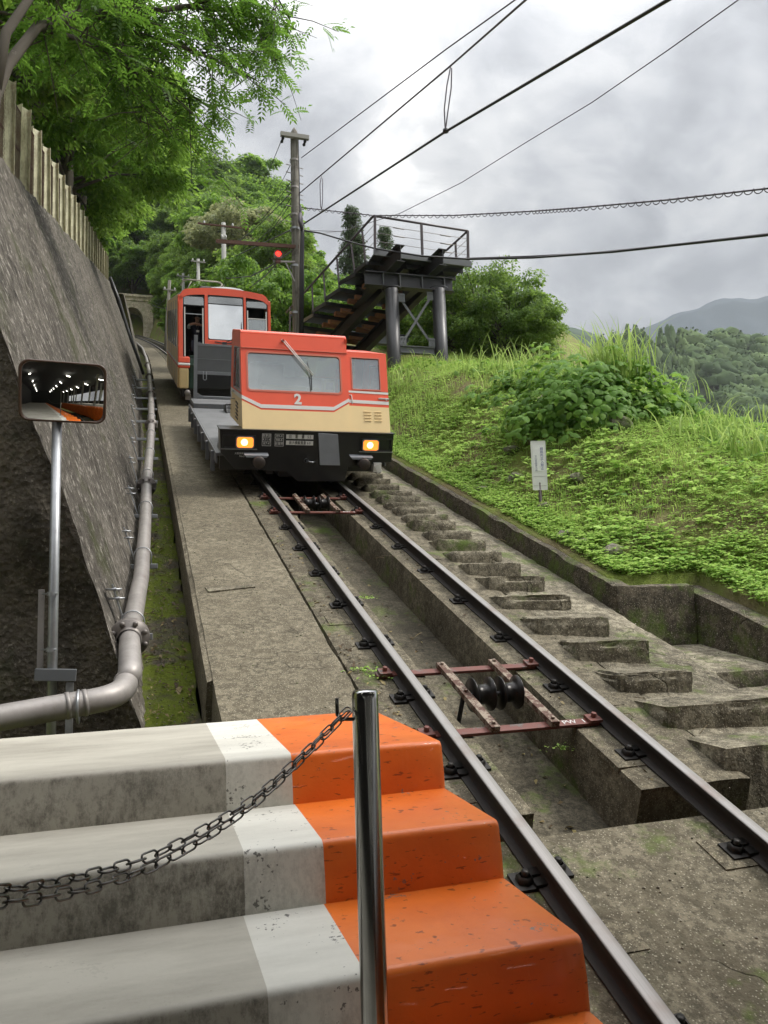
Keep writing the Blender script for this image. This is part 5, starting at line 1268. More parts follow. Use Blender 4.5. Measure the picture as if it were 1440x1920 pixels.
# stair steps falling away behind the deck towards the pole
stp = [(685, 489, 20.7), (665, 510, 21.35), (636, 539, 22.1), (610, 565, 22.9), (587, 587, 23.6), (565, 610, 24.3), (543, 634, 25.0)]
Wd = Vector((2.62, .42, -.02))
posts = []
for i, (x, y, Y) in enumerate(stp):
    p = at(x, y, Y); nxt = at(*stp[i+1][:2], stp[i+1][2]) if i+1 < len(stp) else p+Vector((-.25, .7, -.3))
    d = Vector((nxt.x-p.x, nxt.y-p.y, 0)); 
    b = MB(); V = [p, p+Wd, p+Wd+d, p+d]; V = V+[v-Vector((0, 0, .05)) for v in V]; b.add(V, [(3,2,1,0),(4,5,6,7),(0,1,5,4),(1,2,6,5),(2,3,7,6),(3,0,4,7)]); b.build('tread_plate', M['plate'], ss)
    b = MB(); b.bar(p+Vector((0, 0, -.07)), p+Wd+Vector((0, 0, -.07)), .06, .12); b.build('tread_beam', M['steel'], ss)
    b = MB(); b.bar(p+Vector((.02, 0, -.07)), p+d+Vector((.02, 0, -.07)), .05, .10); b.build('side_beam', M['steel'], ss)
    for f_ in (.30, .74):
        for k in (.10, .6):
            c = p+Wd*f_+d*k+Vector((0, 0, -.17)); b = MB(); u_ = Wd.normalized(); b.bar(c-u_*.24, c+u_*.24, .15, .13); b.build('timber_block', M['woodtread'], ss, .008)
    posts.append(p)
for f_ in (.40, .84):
    a0 = posts[0]+Wd*f_+Vector((0, -.6, -.12)); a1 = posts[-1]+Wd*f_+Vector((0, 0, -.42)); b = MB(); ibeam(b, a0, a1, .42, .20); b.build('stringer', M['steel'], ss)
HRL = [at(700, 405, 20.0)]; hL = at(565, 555, 24.3)
b = MB(); b.tube([HRL[0], hL, hL+(hL-HRL[0])*.25], .034, 10); b.build('handrail', M['railp'], ss)
def onrail(a, c, y): f = (y-a.y)/(c.y-a.y); return a.lerp(c, f)
for p in posts: q = onrail(HRL[0], hL, p.y); b = MB(); b.bar(p, Vector((q.x*.5+p.x*.5, p.y, q.z)), .03, .05); b.build('rail_post', M['railp'], ss)
TL, TR = at(702, 405, 20), at(877, 433, 20)
b = MB(); b.tube([TL, TR], .032, 10); b.build('handrail', M['railp'], ss)
for (x, y, x2, y2) in ((703, 405, 703, 470), (790, 418, 792, 478), (877, 433, 878, 490)): b = MB(); b.bar(at(x, y, 20), at(x2, y2, 20), .06, .06); b.build('rail_post', M['railp'], ss)
vr = (hL-HRL[0]); e1 = TR+vr*.75; b = MB(); b.tube([TR, e1], .032, 10); b.build('handrail', M['railp'], ss)
for f_ in (.13, .27, .41): q = TR+vr*f_; b = MB(); b.bar(q, q-Vector((0, 0, .95)), .05, .05); b.build('rail_post', M['railp'], ss)
for k in (.25, .5, .75):
    b = MB(); lo = Vector((0, 0, -.95*k)); b.tube([TL+lo, TR+lo], .008, 5); b.tube([TR+lo, TR+vr*.45+lo], .008, 5); b.tube([TL+lo, TL+vr*.16+lo], .008, 5)
    for q in (TL.lerp(TR, .25), TL.lerp(TR, .75)): b.tube([q+lo-Vector((.16, 0, 0)), q+lo+Vector((.16, 0, -.02))], .016, 6)
    b.build('guard_wire', M['galvdull'], ss)

# ------------------------------------------------------------------ notice board
sgx, sgy = at(1013.5, 925, 9.3).x, 9.3
zg = at(1013, 966, 9.3).z
sn = thing('notice_sign', 'narrow white notice board with blue Japanese lettering on a brown post in the grass', 'sign', (sgx, sgy, zg))
zt_, zb_ = at(1014, 827, 9.3).z-zg, at(1015, 919, 9.3).z-zg; w2 = (at(1026, 870, 9.3).x-at(1002, 870, 9.3).x)/2/math.cos(YAW)*1.0
SR = Matrix.Rotation(-.25, 4, 'Z')
b = MB(SR); b.ring(rrect(-w2, w2, zb_, zt_, .012, 4), rrect(-w2+.004, w2-.004, zb_+.004, zt_-.004, .010, 4), lambda x, z: (x, -.012, z), lambda x, z: (x, .012, z)); b.prism(rrect(-w2+.003, w2-.003, zb_+.003, zt_-.003, .010, 4), lambda x, z: (x, -.008, z), lambda x, z: (x, .010, z)); bd = b.build('board', M['signwhite'], sn)
hB = zt_-zb_
b = MB(SR); b.prism([(-w2*.75, zt_-hB*.62), (w2*.75, zt_-hB*.62), (w2*.75, zt_-hB*.09), (-w2*.75, zt_-hB*.09)], lambda x, z: (x, -.0105, z), lambda x, z: (x, -.008, z)); b.build('sticker', M['signwhite2'], sn)
for f_ in (.72, .91): b = MB(SR); b.box(-w2*.85, w2*.85, -.0098, -.008, zt_-hB*f_-.003, zt_-hB*f_); b.build('groove', M['galvdull'], sn)
for key, x, f_, hgt in (('sign', w2*.42, .345, .46), ('sign2', -w2*.40, .44, .33)):
    me = TXT[key]; co = [v.co.copy() for v in me.vertices]; ymin = min(c.y for c in co); ymax = max(c.y for c in co); sc = hB*hgt/(ymax-ymin); my = (ymin+ymax)/2
    lettering(key, M['signblue'] if key == 'sign' else M['signgrey'], sn, SR @ Matrix.Translation((x, -.0112, zt_-hB*f_-.01)) @ XR @ Matrix.Scale(sc, 4) @ Matrix.Translation((0, -my, 0)))
b = MB(); b.cyl((0, .01, -.35), (0, .01, zb_+.1), .021, 12); b.build('post', M['brownpost'], sn)

# ------------------------------------------------------------------ tunnel portal
tc = at(248, 633, 109.4); tc.z = at(262, 633, 109.4).z-.3
tn = thing('tunnel_portal', 'pale weathered concrete tunnel portal with a dark arched mouth at the top of the track', 'tunnel portal', tc)
hw_, hs, ra = 1.42, 2.7, 1.42
inn = [(hw_, 0)]+[(hw_, hs*.5)]+[(math.cos(RAD(a))*hw_, hs+math.sin(RAD(a))*1.75) for a in range(0, 181, 15)]+[(-hw_, hs*.5)]+[(-hw_, 0)]
W_, Hh = 2.5, 5.9
out = []
for (x, z) in inn:
    if z <= hs+.01: out.append((W_ if x > 0 else -W_, z))
    else:
        a = math.atan2(z-hs, x); k = min(W_/max(abs(math.cos(a)), 1e-6), (Hh-hs)/max(abs(math.sin(a)), 1e-6)); out.append((math.cos(a)*k, hs+math.sin(a)*k))
out[2+3] = (W_, Hh) if True else out[5]; out[2+9] = (-W_, Hh)
b = MB(); n = len(inn); V = [(p[0], 0, p[1]) for p in out]+[(p[0], 0, p[1]) for p in inn]+[(p[0], 2.5, p[1]) for p in out]+[(p[0], 9, p[1]) for p in inn]
F_ = []
for i in range(n-1): F_ += [(i, i+1, n+i+1, n+i), (n+i, n+i+1, 3*n+i+1, 3*n+i), (i, 2*n+i, 2*n+i+1, i+1)]
b.add(V, F_); b.build('portal_wall', M['portal'], tn)
b = MB(); b.box(-W_-.12, W_+.12, -.18, 1.6, Hh, Hh+.35); b.box(-W_-.05, W_+.05, -.12, .3, Hh-.55, Hh-.42); b.build('cornice', M['portal'], tn, .03)
for x in (-W_, W_): b = MB(); b.box(x-.22, x+.22, -.15, .5, 0, Hh+.0); b.build('pilaster', M['portal'], tn, .03)
b = MB()
for i in range(2, n-3):
    (x0, z0), (x1, z1) = inn[i], inn[i+1]; s1 = 1.22
    c = lambda x, z, k: (x*k, hs+(z-hs)*k)
    b.prism([c(x0, z0, 1.0), c(x1, z1, 1.0), c(x1, z1, 1.25), c(x0, z0, 1.25)], lambda u, v: (u, -.05, v), lambda u, v: (u, .02, v))
b.build('arch_ring', M['portal'], tn, .015)
b = MB(); b.box(-.8, .8, -.05, .02, Hh-1.15, Hh-.72); b.build('name_tablet', M['portal'], tn, .02)
b = MB(); b.box(-3, 3, 8.9, 9.2, -1, 6.5); b.box(-3, -2.9, 0, 9, -1, 6.5); b.box(2.9, 3, 2.6, 9, -1, 6.5); b.build('tunnel_lining', M['black'], tn)
b = MB(); b.box(-2.6, -1.4, -1.0, 9, -.6, .0); b.box(1.4, 2.6, -1, 9, -.6, 0); b.build('footing', M['portal'], tn)
# ------------------------------------------------------------------ foliage
M['bark'] = paint('grey brown bark', (.085, .072, .055), .9, .3, (.17, .16, .13), nscale=5, bump=.5)
M['leafA'] = leafmat('bright broad leaf', (.040, .098, .015), (.120, .245, .030), (.28, .42, .070), .55)
M['leafB'] = leafmat('deep green leaf', (.032, .075, .015), (.105, .20, .030), (.25, .36, .065), .5)
M['leafC'] = leafmat('pale flowering crown', (.09, .12, .045), (.22, .26, .10), (.42, .42, .22), .4)
M['conif'] = leafmat('dark conifer needles', (.040, .070, .032), (.085, .130, .060), (.15, .20, .10), .3)
M['leafN'] = leafmat('near compound leaf', (.024, .064, .010), (.070, .165, .020), (.17, .31, .040), .55, big=.8)
M['kudzu'] = leafmat('large vine leaf', (.055, .13, .022), (.125, .25, .04), (.28, .42, .075), .42, .62, big=1.2)
M['grass'] = leafmat('grass blade', (.14, .24, .035), (.27, .43, .07), (.46, .61, .17), .45, .7, big=.9)
M['reed'] = leafmat('tall reed grass', (.12, .21, .03), (.23, .37, .06), (.44, .56, .18), .45, big=1)
M['weed'] = leafmat('small weed leaf', (.12, .24, .035), (.25, .44, .068), (.44, .63, .17), .4, .7, big=1.1)
def leaves(name, P, D, N, L, W, mat, fold=.0, bend=.15):
    """diamond shaped leaves: P base points, D directions, N normals, L lengths, W widths"""
    D = D/(np.linalg.norm(D, axis=1)[:, None]+1e-9); S = np.cross(D, N); S /= np.linalg.norm(S, axis=1)[:, None]+1e-9; Nn = np.cross(S, D)
    L = np.asarray(L)[:, None]; W = np.asarray(W)[:, None]
    a = P; b_ = P+D*L*.42+S*W*.5-Nn*L*.0; c = P+D*L-Nn*L*bend; d = P+D*L*.42-S*W*.5
    V = np.stack([a, b_, c, d], 1).reshape(-1, 3); n = len(P); i = np.arange(n)*4
    return mesh_np(name, V, np.stack([i, i+1, i+2, i+3], -1), mat)
def crown_mesh(seed, R, H, ncl, nleaf, size, mat, shape='dome', droop=.25, clr=(.55, 1.0)):
    g = np.random.default_rng(seed); C = []
    while len(C) < ncl:
        v = g.normal(size=3); v /= np.linalg.norm(v); r = g.uniform(.45, 1)**.6
        if shape == 'dome' and v[2] < -.55: continue
        if shape == 'cone':
            z = g.uniform(0, 1); a = g.uniform(0, 6.28); rr = R*(1-z)**.9*g.uniform(.55, 1)+.12; C.append((math.cos(a)*rr, math.sin(a)*rr, z*H)); continue
        C.append((v[0]*R*r*(1+.25*g.normal()*.5), v[1]*R*r, H*.5+v[2]*H*.5*r))
    C = np.array(C); cen = np.array([0, 0, H*.45]); Ps, Ds, Ns = [], [], []
    for c in C:
        rc = g.uniform(*clr)*(1 if shape != 'cone' else .55); th = rc*.38; q = g.normal(size=(nleaf, 3)); q /= np.linalg.norm(q, axis=1)[:, None]; q *= g.uniform(.15, 1, (nleaf, 1))**.5
        out = c-cen; out[2] *= .3; out = out/(np.linalg.norm(out)+1e-6)
        p = c+q*np.array([rc, rc, th]); rad = np.linalg.norm(q[:, :2], axis=1)
        p[:, 2] -= droop*rad**2*rc
        Ps.append(p); Ds.append(np.concatenate([q[:, :2]+out[:2]*.5, -.35-.4*g.random((nleaf, 1))], 1)+g.normal(size=(nleaf, 3))*.3); Ns.append(np.array([0, 0, 1.])+g.normal(size=(nleaf, 3))*.45)
    P, D, N = map(np.concatenate, (Ps, Ds, Ns)); s = size*g.uniform(.65, 1.25, len(P))
    return leaves('crown', P, D, N, s, s*.55, mat), C
def trunk_mesh(seed, H, R, C, r0=.16, lean=0):
    g = np.random.default_rng(seed); b = MB(); tops = [Vector((0, 0, -1)), Vector((.05, 0, H*.25)), Vector((.1+lean, .05, H*.55)), Vector((.05+lean, .0, H*.9))]
    b.tube(tops, [r0*1.2, r0, r0*.7, r0*.15], 8)
    for c in C[::3]:
        s = tops[1].lerp(tops[3], g.uniform(.05, .75)); c = Vector(c); m = s.lerp(c, .5)+Vector((0, 0, .25)); b.tube([s, m, c], [r0*.35, r0*.2, r0*.06], 5)
    return b.mesh('trunk', M['bark'])
def proto(seed, R, H, ncl, nleaf, size, mat, z0, **k):
    cm, C = crown_mesh(seed, R, H, ncl, nleaf, size, mat, **k); C2 = C+np.array([0, 0, z0]); cm.transform(Matrix.Translation((0, 0, z0)))
    return cm, trunk_mesh(seed, H+z0, R, C2)
PR = {
 'bright': [proto(11+i, 3.2, 5.4, 70, 230, .26, M['leafA'], 2.4) for i in range(3)],
 'deep': [proto(21+i, 3.0, 5.6, 60, 210, .24, M['leafB'], 2.4) for i in range(3)],
 'pale': [proto(31, 3.0, 4.6, 62, 210, .26, M['leafC'], 2.6)],
 'fine': [proto(41+i, 3.3, 5.0, 95, 300, .145, M[m], 1.6, clr=(.45, .85), droop=.35) for i, m in enumerate(('leafA', 'leafB', 'leafA'))],
 'conif': [proto(51, 1.25, 8.9, 420, 42, .13, M['conif'], .4, shape='cone', droop=.9, clr=(.35, .8))],
}
def tree(name, kind, i, loc, sc, label, group=None, rz=None, sz=None):
    c, tr = PR[kind][i % len(PR[kind])]; t = thing(name, label, 'tree', loc, (0, 0, rz if rz is not None else random.uniform(0, 6.28)), group)
    t.scale = (sc, sc, sz or sc); inst('trunk', tr, t); inst('crown', c, t); return t
# hillside trees left of the wall, nearest first
GZ = lambda x, y: float(ground_z(np.array([x]), np.array([y]))[0])
G1 = 'dense trees on the slope above the tall wall'
for i, (x, y, sc, k) in enumerate(((-5.0, 12.5, 1.0, 'fine'), (-4.0, 17, 1.1, 'fine'), (-3.0, 21.5, 1.15, 'fine'), (-2.3, 26, 1.15, 'fine'), (-2.2, 31, 1.2, 'bright'), (-3.2, 36, 1.2, 'deep'), (-3.4, 41, 1.2, 'bright'), (-3.6, 47, 1.25, 'deep'), (-4, 54, 1.25, 'bright'), (-4.5, 62, 1.3, 'deep'), (-5, 72, 1.3, 'bright'),
        (-8, 15, 1.3, 'fine'), (-8.5, 20, 1.4, 'fine'), (-8.5, 26, 1.45, 'deep'), (-8, 32, 1.5, 'bright'), (-8, 39, 1.5, 'deep'), (-8, 47, 1.5, 'bright'), (-9, 56, 1.5, 'deep'), (-10, 66, 1.5, 'bright'), (-12.5, 20, 1.5, 'deep'), (-13, 28, 1.6, 'bright'), (-13, 37, 1.6, 'deep'), (-13, 47, 1.7, 'bright'), (-14, 60, 1.7, 'deep'),
        (-2.9, 28.5, .8, 'fine'), (-3.0, 34, .85, 'fine'), (-2.8, 39, .9, 'bright'))):
    tree('broadleaf_tree', k, i, (x, y, GZ(x, y)-.3), sc, 'dense green tree on the slope above the tall wall, one of many grown together', G1)
# trees behind the track, the pole and the steel stair; the skyline falls to the right
sx = [-.2, .055, .11, .17, .195, .225, .255, .34, .42, .50, .6]; sz_ = [.70, .56, .555, .525, .49, .43, .36, .365, .365, .33, .30]
G2 = 'mixed forest on the slope behind the cable car and the pole'
cand = []
for y in (38, 44, 51, 58, 66, 75, 85, 96, 108):
    for x in np.arange(-.02*y, .52*y, 3.6+.02*y):
        cand.append((x+rng.uniform(-1.2, 1.2), y+rng.uniform(-2.5, 2.5)))
for i, (x, y) in enumerate(cand):
    xc = 2.285+float(curve_off(y/CT)); 
    if abs(x-xc) < 4.6+(.9 if x > xc else 0): continue
    if y > 100 and abs(x-xc) < 6.5: continue
    zg_ = GZ(x, y); lim = float(np.interp(x/y, sx, sz_))*y; h = lim-zg_-rng.uniform(0, 1.3)
    if h < 2.2: continue
    sc = min(h/9.0, 1.6); k = ['bright', 'deep', 'bright', 'deep', 'bright'][i % 5]
    if .10 < x/y < .19 and y > 60 and y < 90: k = 'pale'
    tree('broadleaf_tree', k, i, (x, y, zg_-.3), sc, 'green broadleaf tree in the forest behind the cable car, one of many of its kind' if k != 'pale' else 'pale yellowish flowering tree crown on the skyline left of the tall pole', G2 if k != 'pale' else 'pale flowering trees on the skyline', sz=min(h/9.0, 2.0))
# slope above the portal
for i in range(40):
    x = -16+ (i % 10)*3.6+rng.uniform(-1, 1); y = 113.2+(i//10)*5+rng.uniform(-1.0, 1.0)
    tree('broadleaf_tree', ['deep', 'bright'][i % 2], i, (x, y, GZ(x, y)-1.0), 1.3+.3*(i//9), 'shady tree on the bank above the tunnel portal, one of a dense row', 'trees above the tunnel portal')
for i in range(22):
    y = 66+1.9*i+rng.uniform(-.6, .6); xc = 2.285+float(curve_off(y/CT)); x = xc+3.5+rng.uniform(0, 2.6); tree('young_tree', ['deep', 'bright', 'deep'][i % 3], i, (x, y, GZ(x, y)-1.6), .62+.1*(i % 3), 'low bushy tree on the verge right of the upper track, near the portal', 'young trees on the verge by the upper track')
for i, (px, py, Y, w) in enumerate(((659, 386, 40, .95), (721, 424, 42, .85))):
    tp = at(px, py, Y); zg_ = GZ(tp.x, Y); h = tp.z-zg_; tree('conifer_tree', 'conif', 0, (tp.x, Y, zg_), w, ('taller' if i == 0 else 'shorter')+' dark pointed conifer showing above the steel deck', None, sz=h/9.3)
# shrubs and saplings filling the foot of the forest right of the track
for i, (px, py, Y, sc, k) in enumerate(((600, 488, 33, .8, 'bright'), (640, 515, 31, .7, 'bright'), (700, 535, 32, .7, 'deep'), (760, 525, 29, .7, 'deep'), (805, 520, 30, .75, 'deep'), (470, 455, 38, 1.0, 'bright'), (530, 470, 33, .9, 'bright'), (592, 478, 40, .9, 'bright'), (618, 492, 37, .8, 'deep'), (335, 600, 90, .8, 'bright'), (322, 618, 96, .45, 'bright'), (330, 575, 104, 1.2, 'deep'), (365, 560, 106, 1.3, 'bright'), (400, 545, 104, 1.2, 'deep'), (345, 545, 108, 1.5, 'deep'), (318, 545, 112, 1.3, 'deep'), (324, 492, 107, 1.5, 'deep'), (352, 498, 108, 1.5, 'bright'), (385, 505, 107, 1.4, 'deep'))):
    tp = at(px, py, Y); tree('young_tree', k, i, (tp.x, Y, tp.z-(8.6 if i < 9 else 5.2)*sc), sc*.8, 'young bushy tree filling the gap below the forest beside the steel stair' if i < 9 else 'leafy bush beside the tunnel portal', 'young trees at the foot of the forest' if i < 9 else 'bushes beside the portal', sz=sc)
# the spreading tree right of the columns
for i, (px, py, Y, sc, szz) in enumerate(((895, 500, 25.0, .78, .80), (950, 540, 24, .56, .66), (845, 520, 26.5, .8, .75), (985, 600, 25.5, .36, .42))):
    tp = at(px, py, Y); H8 = 6.6*szz; tree('spreading_tree', 'fine', [1, 1, 1, 1][i], (tp.x, Y, tp.z-H8), sc, ['tallest crown of the dark spreading tree right of the steel columns', 'lower right crown beside the tallest one, right of the columns', 'dark tree directly behind the right steel column', 'lowest outer tree at the right end of the dark group'][i], None, sz=szz)

# near compound-leaved tree overhead at the upper left
def near_tree():
    g = np.random.default_rng(5); base = Vector((at(-30, 200, 9.5).x-.1, 9.5, at(0, 300, 9.5).z-1.2))
    t = thing('walnut_tree', 'nearest tree, with arching limbs and feathery compound leaves at the top left', 'tree', base)
    b = MB(); limbs = [
        [(-25, 330, 9.5), (-10, 180, 9.6), (15, 120, 9.8), (70, 50, 10.2), (160, 22, 10.8), (260, 25, 11.4), (350, 12, 12.0), (450, 22, 12.6), (520, 60, 13)],
        [(-10, 180, 9.6), (12, 60, 9.7), (60, -10, 9.9), (160, -60, 10.4), (330, -90, 11.2), (480, -60, 12)],
        [(70, 50, 10.2), (150, 75, 10.9), (215, 105, 11.4), (290, 138, 12), (345, 170, 12.3), (390, 200, 12.6)],
        [(215, 105, 11.4), (255, 140, 11.6), (268, 195, 11.8), (262, 230, 12)],
        [(160, 22, 10.8), (250, 60, 11.4), (350, 90, 12), (440, 130, 12.6), (480, 150, 12.8)],
        [(350, 12, 12.0), (430, -10, 12.2), (520, -5, 12.6), (545, 40, 12.8)],
        [(290, 138, 12), (330, 215, 12.2), (345, 262, 12.4)]]
    rad = [.075, .06, .034, .022, .028, .022, .02]; pts = []
    for L, r in zip(limbs, rad):
        P = [at(*q)-base for q in L]; n = len(P); b.tube(P, [r*(1-.75*k/(n-1))+.008 for k in range(n)], 7); pts.append(P)
    tw = []
    for li, P in enumerate(pts):
        for i in range(len(P)-1):
            if li in (0, 1) and i < 3: continue
            L = (P[i+1]-P[i]).length; m = max(2, int(L/.085))
            for k in range(m):
                s = P[i].lerp(P[i+1], (k+g.random())/m); d = Vector(g.normal(size=3)); d.z = d.z*.35-.12; d.normalize(); d = (d+(P[i+1]-P[i]).normalized()*.5).normalized()
                ln = g.uniform(.4, 1.6); e_ = s+d*ln; e_.z -= .15*ln; b.tube([s, s.lerp(e_, .5)+Vector((0, 0, .05)), e_], [.012, .008, .004], 4, cap=False); tw.append((s, e_))
    b.build('limbs', M['bark'], t)
    P, D, N, LL = [], [], [], []
    for s, e_ in tw:
        for k in range(7):
            f = g.uniform(.2, 1.0); c = s.lerp(e_, f); d = Vector(g.normal(size=3)); d.z = d.z*.3-.55; d.normalize(); fl = g.uniform(.26, .42); side_ = d.cross(Vector((0, 0, 1)))
            if side_.length < .1: continue
            side_.normalize(); nn = side_.cross(d).normalized(); nn = (nn+Vector(g.normal(size=3))*.25).normalized(); side_ = d.cross(nn).normalized()
            nl = 6
            for q in range(nl):
                pp = c+d*fl*(.18+.8*q/nl)+Vector((0, 0, -.25*fl*(q/nl)**2))
                for sg_ in (-1, 1): P.append(pp); D.append(side_*sg_+d*.75); N.append(nn); LL.append(.105*(1-.25*abs(q-3)/3))
            P.append(c+d*fl); D.append(d); N.append(nn); LL.append(.11)
    P, D, N, LL = (np.array([tuple(x) for x in P]), np.array([tuple(x) for x in D]), np.array([tuple(x) for x in N]), np.array(LL))
    me = leaves('crown', P, D, N, LL, LL*.36, M['leafN']); inst('crown', me, t)
    return len(P)
near_tree()

# ------------------------------------------------------------------ grass bank
def scatter(n, x0, x1, y0, y1, seed, dens=None):
    g = np.random.default_rng(seed); x = g.uniform(x0, x1, n); y = g.uniform(y0, y1, n)
    k = x > 4.49+curve_off(y/CT); k &= ~((y < 6.93) & (x < 5.43)); 
    x, y = x[k], y[k]
    if dens is not None: q = g.random(len(x)) < dens(x, y); x, y = x[q], y[q]
    return x, y, ground_z(x, y), g
def patch(x, y, sc=1.0, t=-.1, w=.25, k=0): return np.clip((fbm(np.stack([x+k, y, 0*x], -1), sc, 4)-t)/w, 0, 1)
def blades(name, x, y, z, g, h, w, mat, lean=.5, label=None):
    n = len(x); a = g.uniform(0, 6.28, n); dx, dy = np.cos(a), np.sin(a); h = h*g.uniform(.5, 1.3, n); l = lean*g.uniform(.2, 1.2, n)*h
    b0 = np.stack([x, y, z-.01], -1); S = np.stack([-dy, dx, 0*x], -1)*(w*g.uniform(.6, 1.3, n))[:, None]
    m = b0+np.stack([dx*l*.3, dy*l*.3, h*.6], -1); tp = b0+np.stack([dx*l, dy*l, h*(1-.25*lean)], -1)
    V = np.stack([b0-S, b0+S, m+S*.8, m-S*.8, tp], 1).reshape(-1, 3); i = np.arange(n)*5
    F4 = np.stack([i, i+1, i+2, i+3], -1); me = bpy.data.meshes.new(name); F3 = np.stack([i+3, i+2, i+4], -1)
    me.vertices.add(n*5); me.vertices.foreach_set('co', V.astype(np.float32).ravel()); me.loops.add(n*7)
    lv = np.concatenate([F4, F3], 1); me.loops.foreach_set('vertex_index', lv.astype(np.int32).ravel()); me.polygons.add(2*n)
    st_ = np.stack([np.arange(n)*7, np.arange(n)*7+4], -1); me.polygons.foreach_set('loop_start', st_.astype(np.int32).ravel()); me.materials.append(mat); me.update(calc_edges=True); me.validate()
    o = inst(name, me, None); return tag(o, kind='stuff')
x, y, z, g = scatter(130000, 4.45, 11.5, 3.0, 22, 1, lambda x, y: (.10+.90*patch(x, y, .8, -.08))*np.where(y > 14, .8, 1))
blades('grass', x, y, z, g, .10, .0055, M['grass'])
x, y, z, g = scatter(20000, 4.6, 12, 10, 24, 2, lambda x, y: patch(x, y, .6, -.05, .2, 5)); blades('grass', x, y, z, g, .26, .005, M['grass'], .7)
def weeds(name, n, seed, size, x0, x1, y0, y1, dens, mat, per=5, hgt=.05):
    x, y, z, g = scatter(n, x0, x1, y0, y1, seed, dens); m = len(x); P, D, N, L = [], [], [], []
    hh = g.uniform(.3, 1.6, m)*hgt
    for k in range(per):
        a = g.uniform(0, 6.28, m); P.append(np.stack([x+.01*np.cos(a), y+.01*np.sin(a), z+hh], -1)); D.append(np.stack([np.cos(a), np.sin(a), g.uniform(-.2, .5, m)], -1)); N.append(np.stack([.35*g.normal(size=m), .35*g.normal(size=m), np.ones(m)], -1)); L.append(size*g.uniform(.5, 1.3, m))
    P, D, N, L = map(np.concatenate, (P, D, N, L)); me = leaves(name, P, D, N, L, L*.62, mat); o = inst(name, me, None); return tag(o, kind='stuff')
weeds('ground_cover', 52000, 3, .036, 4.5, 10.5, 3.5, 17, lambda x, y: .10+.90*patch(x, y, .9, -.10, .25, 9), M['weed'])
weeds('ground_cover', 5200, 4, .08, 4.9, 11.5, 6.5, 18, lambda x, y: patch(x, y, .9, .0, .15, 3), M['weed'], 6, .10)
weeds('ground_cover', 1300, 6, .12, 5.6, 12, 6.0, 20, lambda x, y: patch(x, y, .7, .05, .15, 21), M['kudzu'], 5, .16)
weeds('ground_cover', 5200, 31, .05, 4.42, 6.3, 3.2, 8.2, lambda x, y: ((x < 5.5) & (y > 6.9) | (y < 7.2)).astype(float), M['weed'], 6, .07)
weeds('ground_cover', 5000, 33, .045, 4.42, 4.9, 7.0, 26, None, M['weed'], 5, .05)
weeds('moss_tufts', 5000, 8, .03, 4.45, 4.8, 7.2, 30, None, M['weed'], 5, .02)
# tall reeds
def reed_clump(loc, n, h, label, spread=.35, seed=0):
    g = np.random.default_rng(seed); x = loc[0]+g.normal(size=n)*spread; y = loc[1]+g.normal(size=n)*spread; z = np.full(n, loc[2]); P = []
    segs = 7; a = g.uniform(0, 6.28, n); hh = h*g.uniform(.55, 1.15, n); ln = g.uniform(.15, .75, n)*hh; w = .011*g.uniform(.7, 1.3, n)
    S = np.stack([-np.sin(a), np.cos(a), 0*a], -1); V = []
    for k in range(segs+1):
        f = k/segs; c = np.stack([x+np.cos(a)*ln*f**2.0, y+np.sin(a)*ln*f**2.0, z+hh*(f-.42*f**3.2*ln/hh*1.3)], -1); ww = (w*(1-f**2.5)+.0008)[:, None]; V += [c-S*ww, c+S*ww]
    V = np.stack(V, 1).reshape(-1, 3); m = (segs+1)*2; i = np.arange(n)[:, None]*m; F_ = np.concatenate([np.stack([i+2*k, i+2*k+1, i+2*k+3, i+2*k+2], -1) for k in range(segs)], 1).reshape(-1, 4)
    me = mesh_np('reed_clump', V, F_, M['reed']); o = inst('reed_clump' if spread < .45 else 'long_grass', me, None); return tag(o, label, 'tall grass') if spread < .45 else tag(o, kind='stuff')
for i, (px, py, Y, n, h, sp_, lab) in enumerate((
        (1140, 690, 11.2, 260, 1.05, .30, 'tall arching reed grass sprouting from the top of the big vine mound'),
        (1010, 705, 13.5, 150, .95, .45, 'clump of long grass left of the vine mound'),
        (960, 700, 15, 120, .85, .5, 'smaller clump of long grass near the dark spreading tree'),
        (1235, 735, 11.6, 80, .55, .4, 'loose long grass on the right shoulder of the vine mound'),
        (1330, 770, 10.8, 110, .5, .5, 'long grass along the ridge towards the right edge'),
        (1400, 880, 9.0, 130, .75, .3, 'bright long grass in front of the vines at the right edge'),
        (1300, 860, 9.8, 80, .6, .35, 'sparse long grass between the two vine mounds'),
        (760, 715, 17.5, 160, .5, .6, 'soft grass tuft at the foot of the left steel column'),
        (860, 720, 18.5, 160, .5, .8, 'soft grass along the bank top behind the columns'))):
    p = at(px, py, Y); zz = p.z-.15 if i in (0, 3) else max(GZ(p.x, Y), p.z-.25); reed_clump((p.x, Y, zz-.1), n, h, lab, sp_, 60+i)
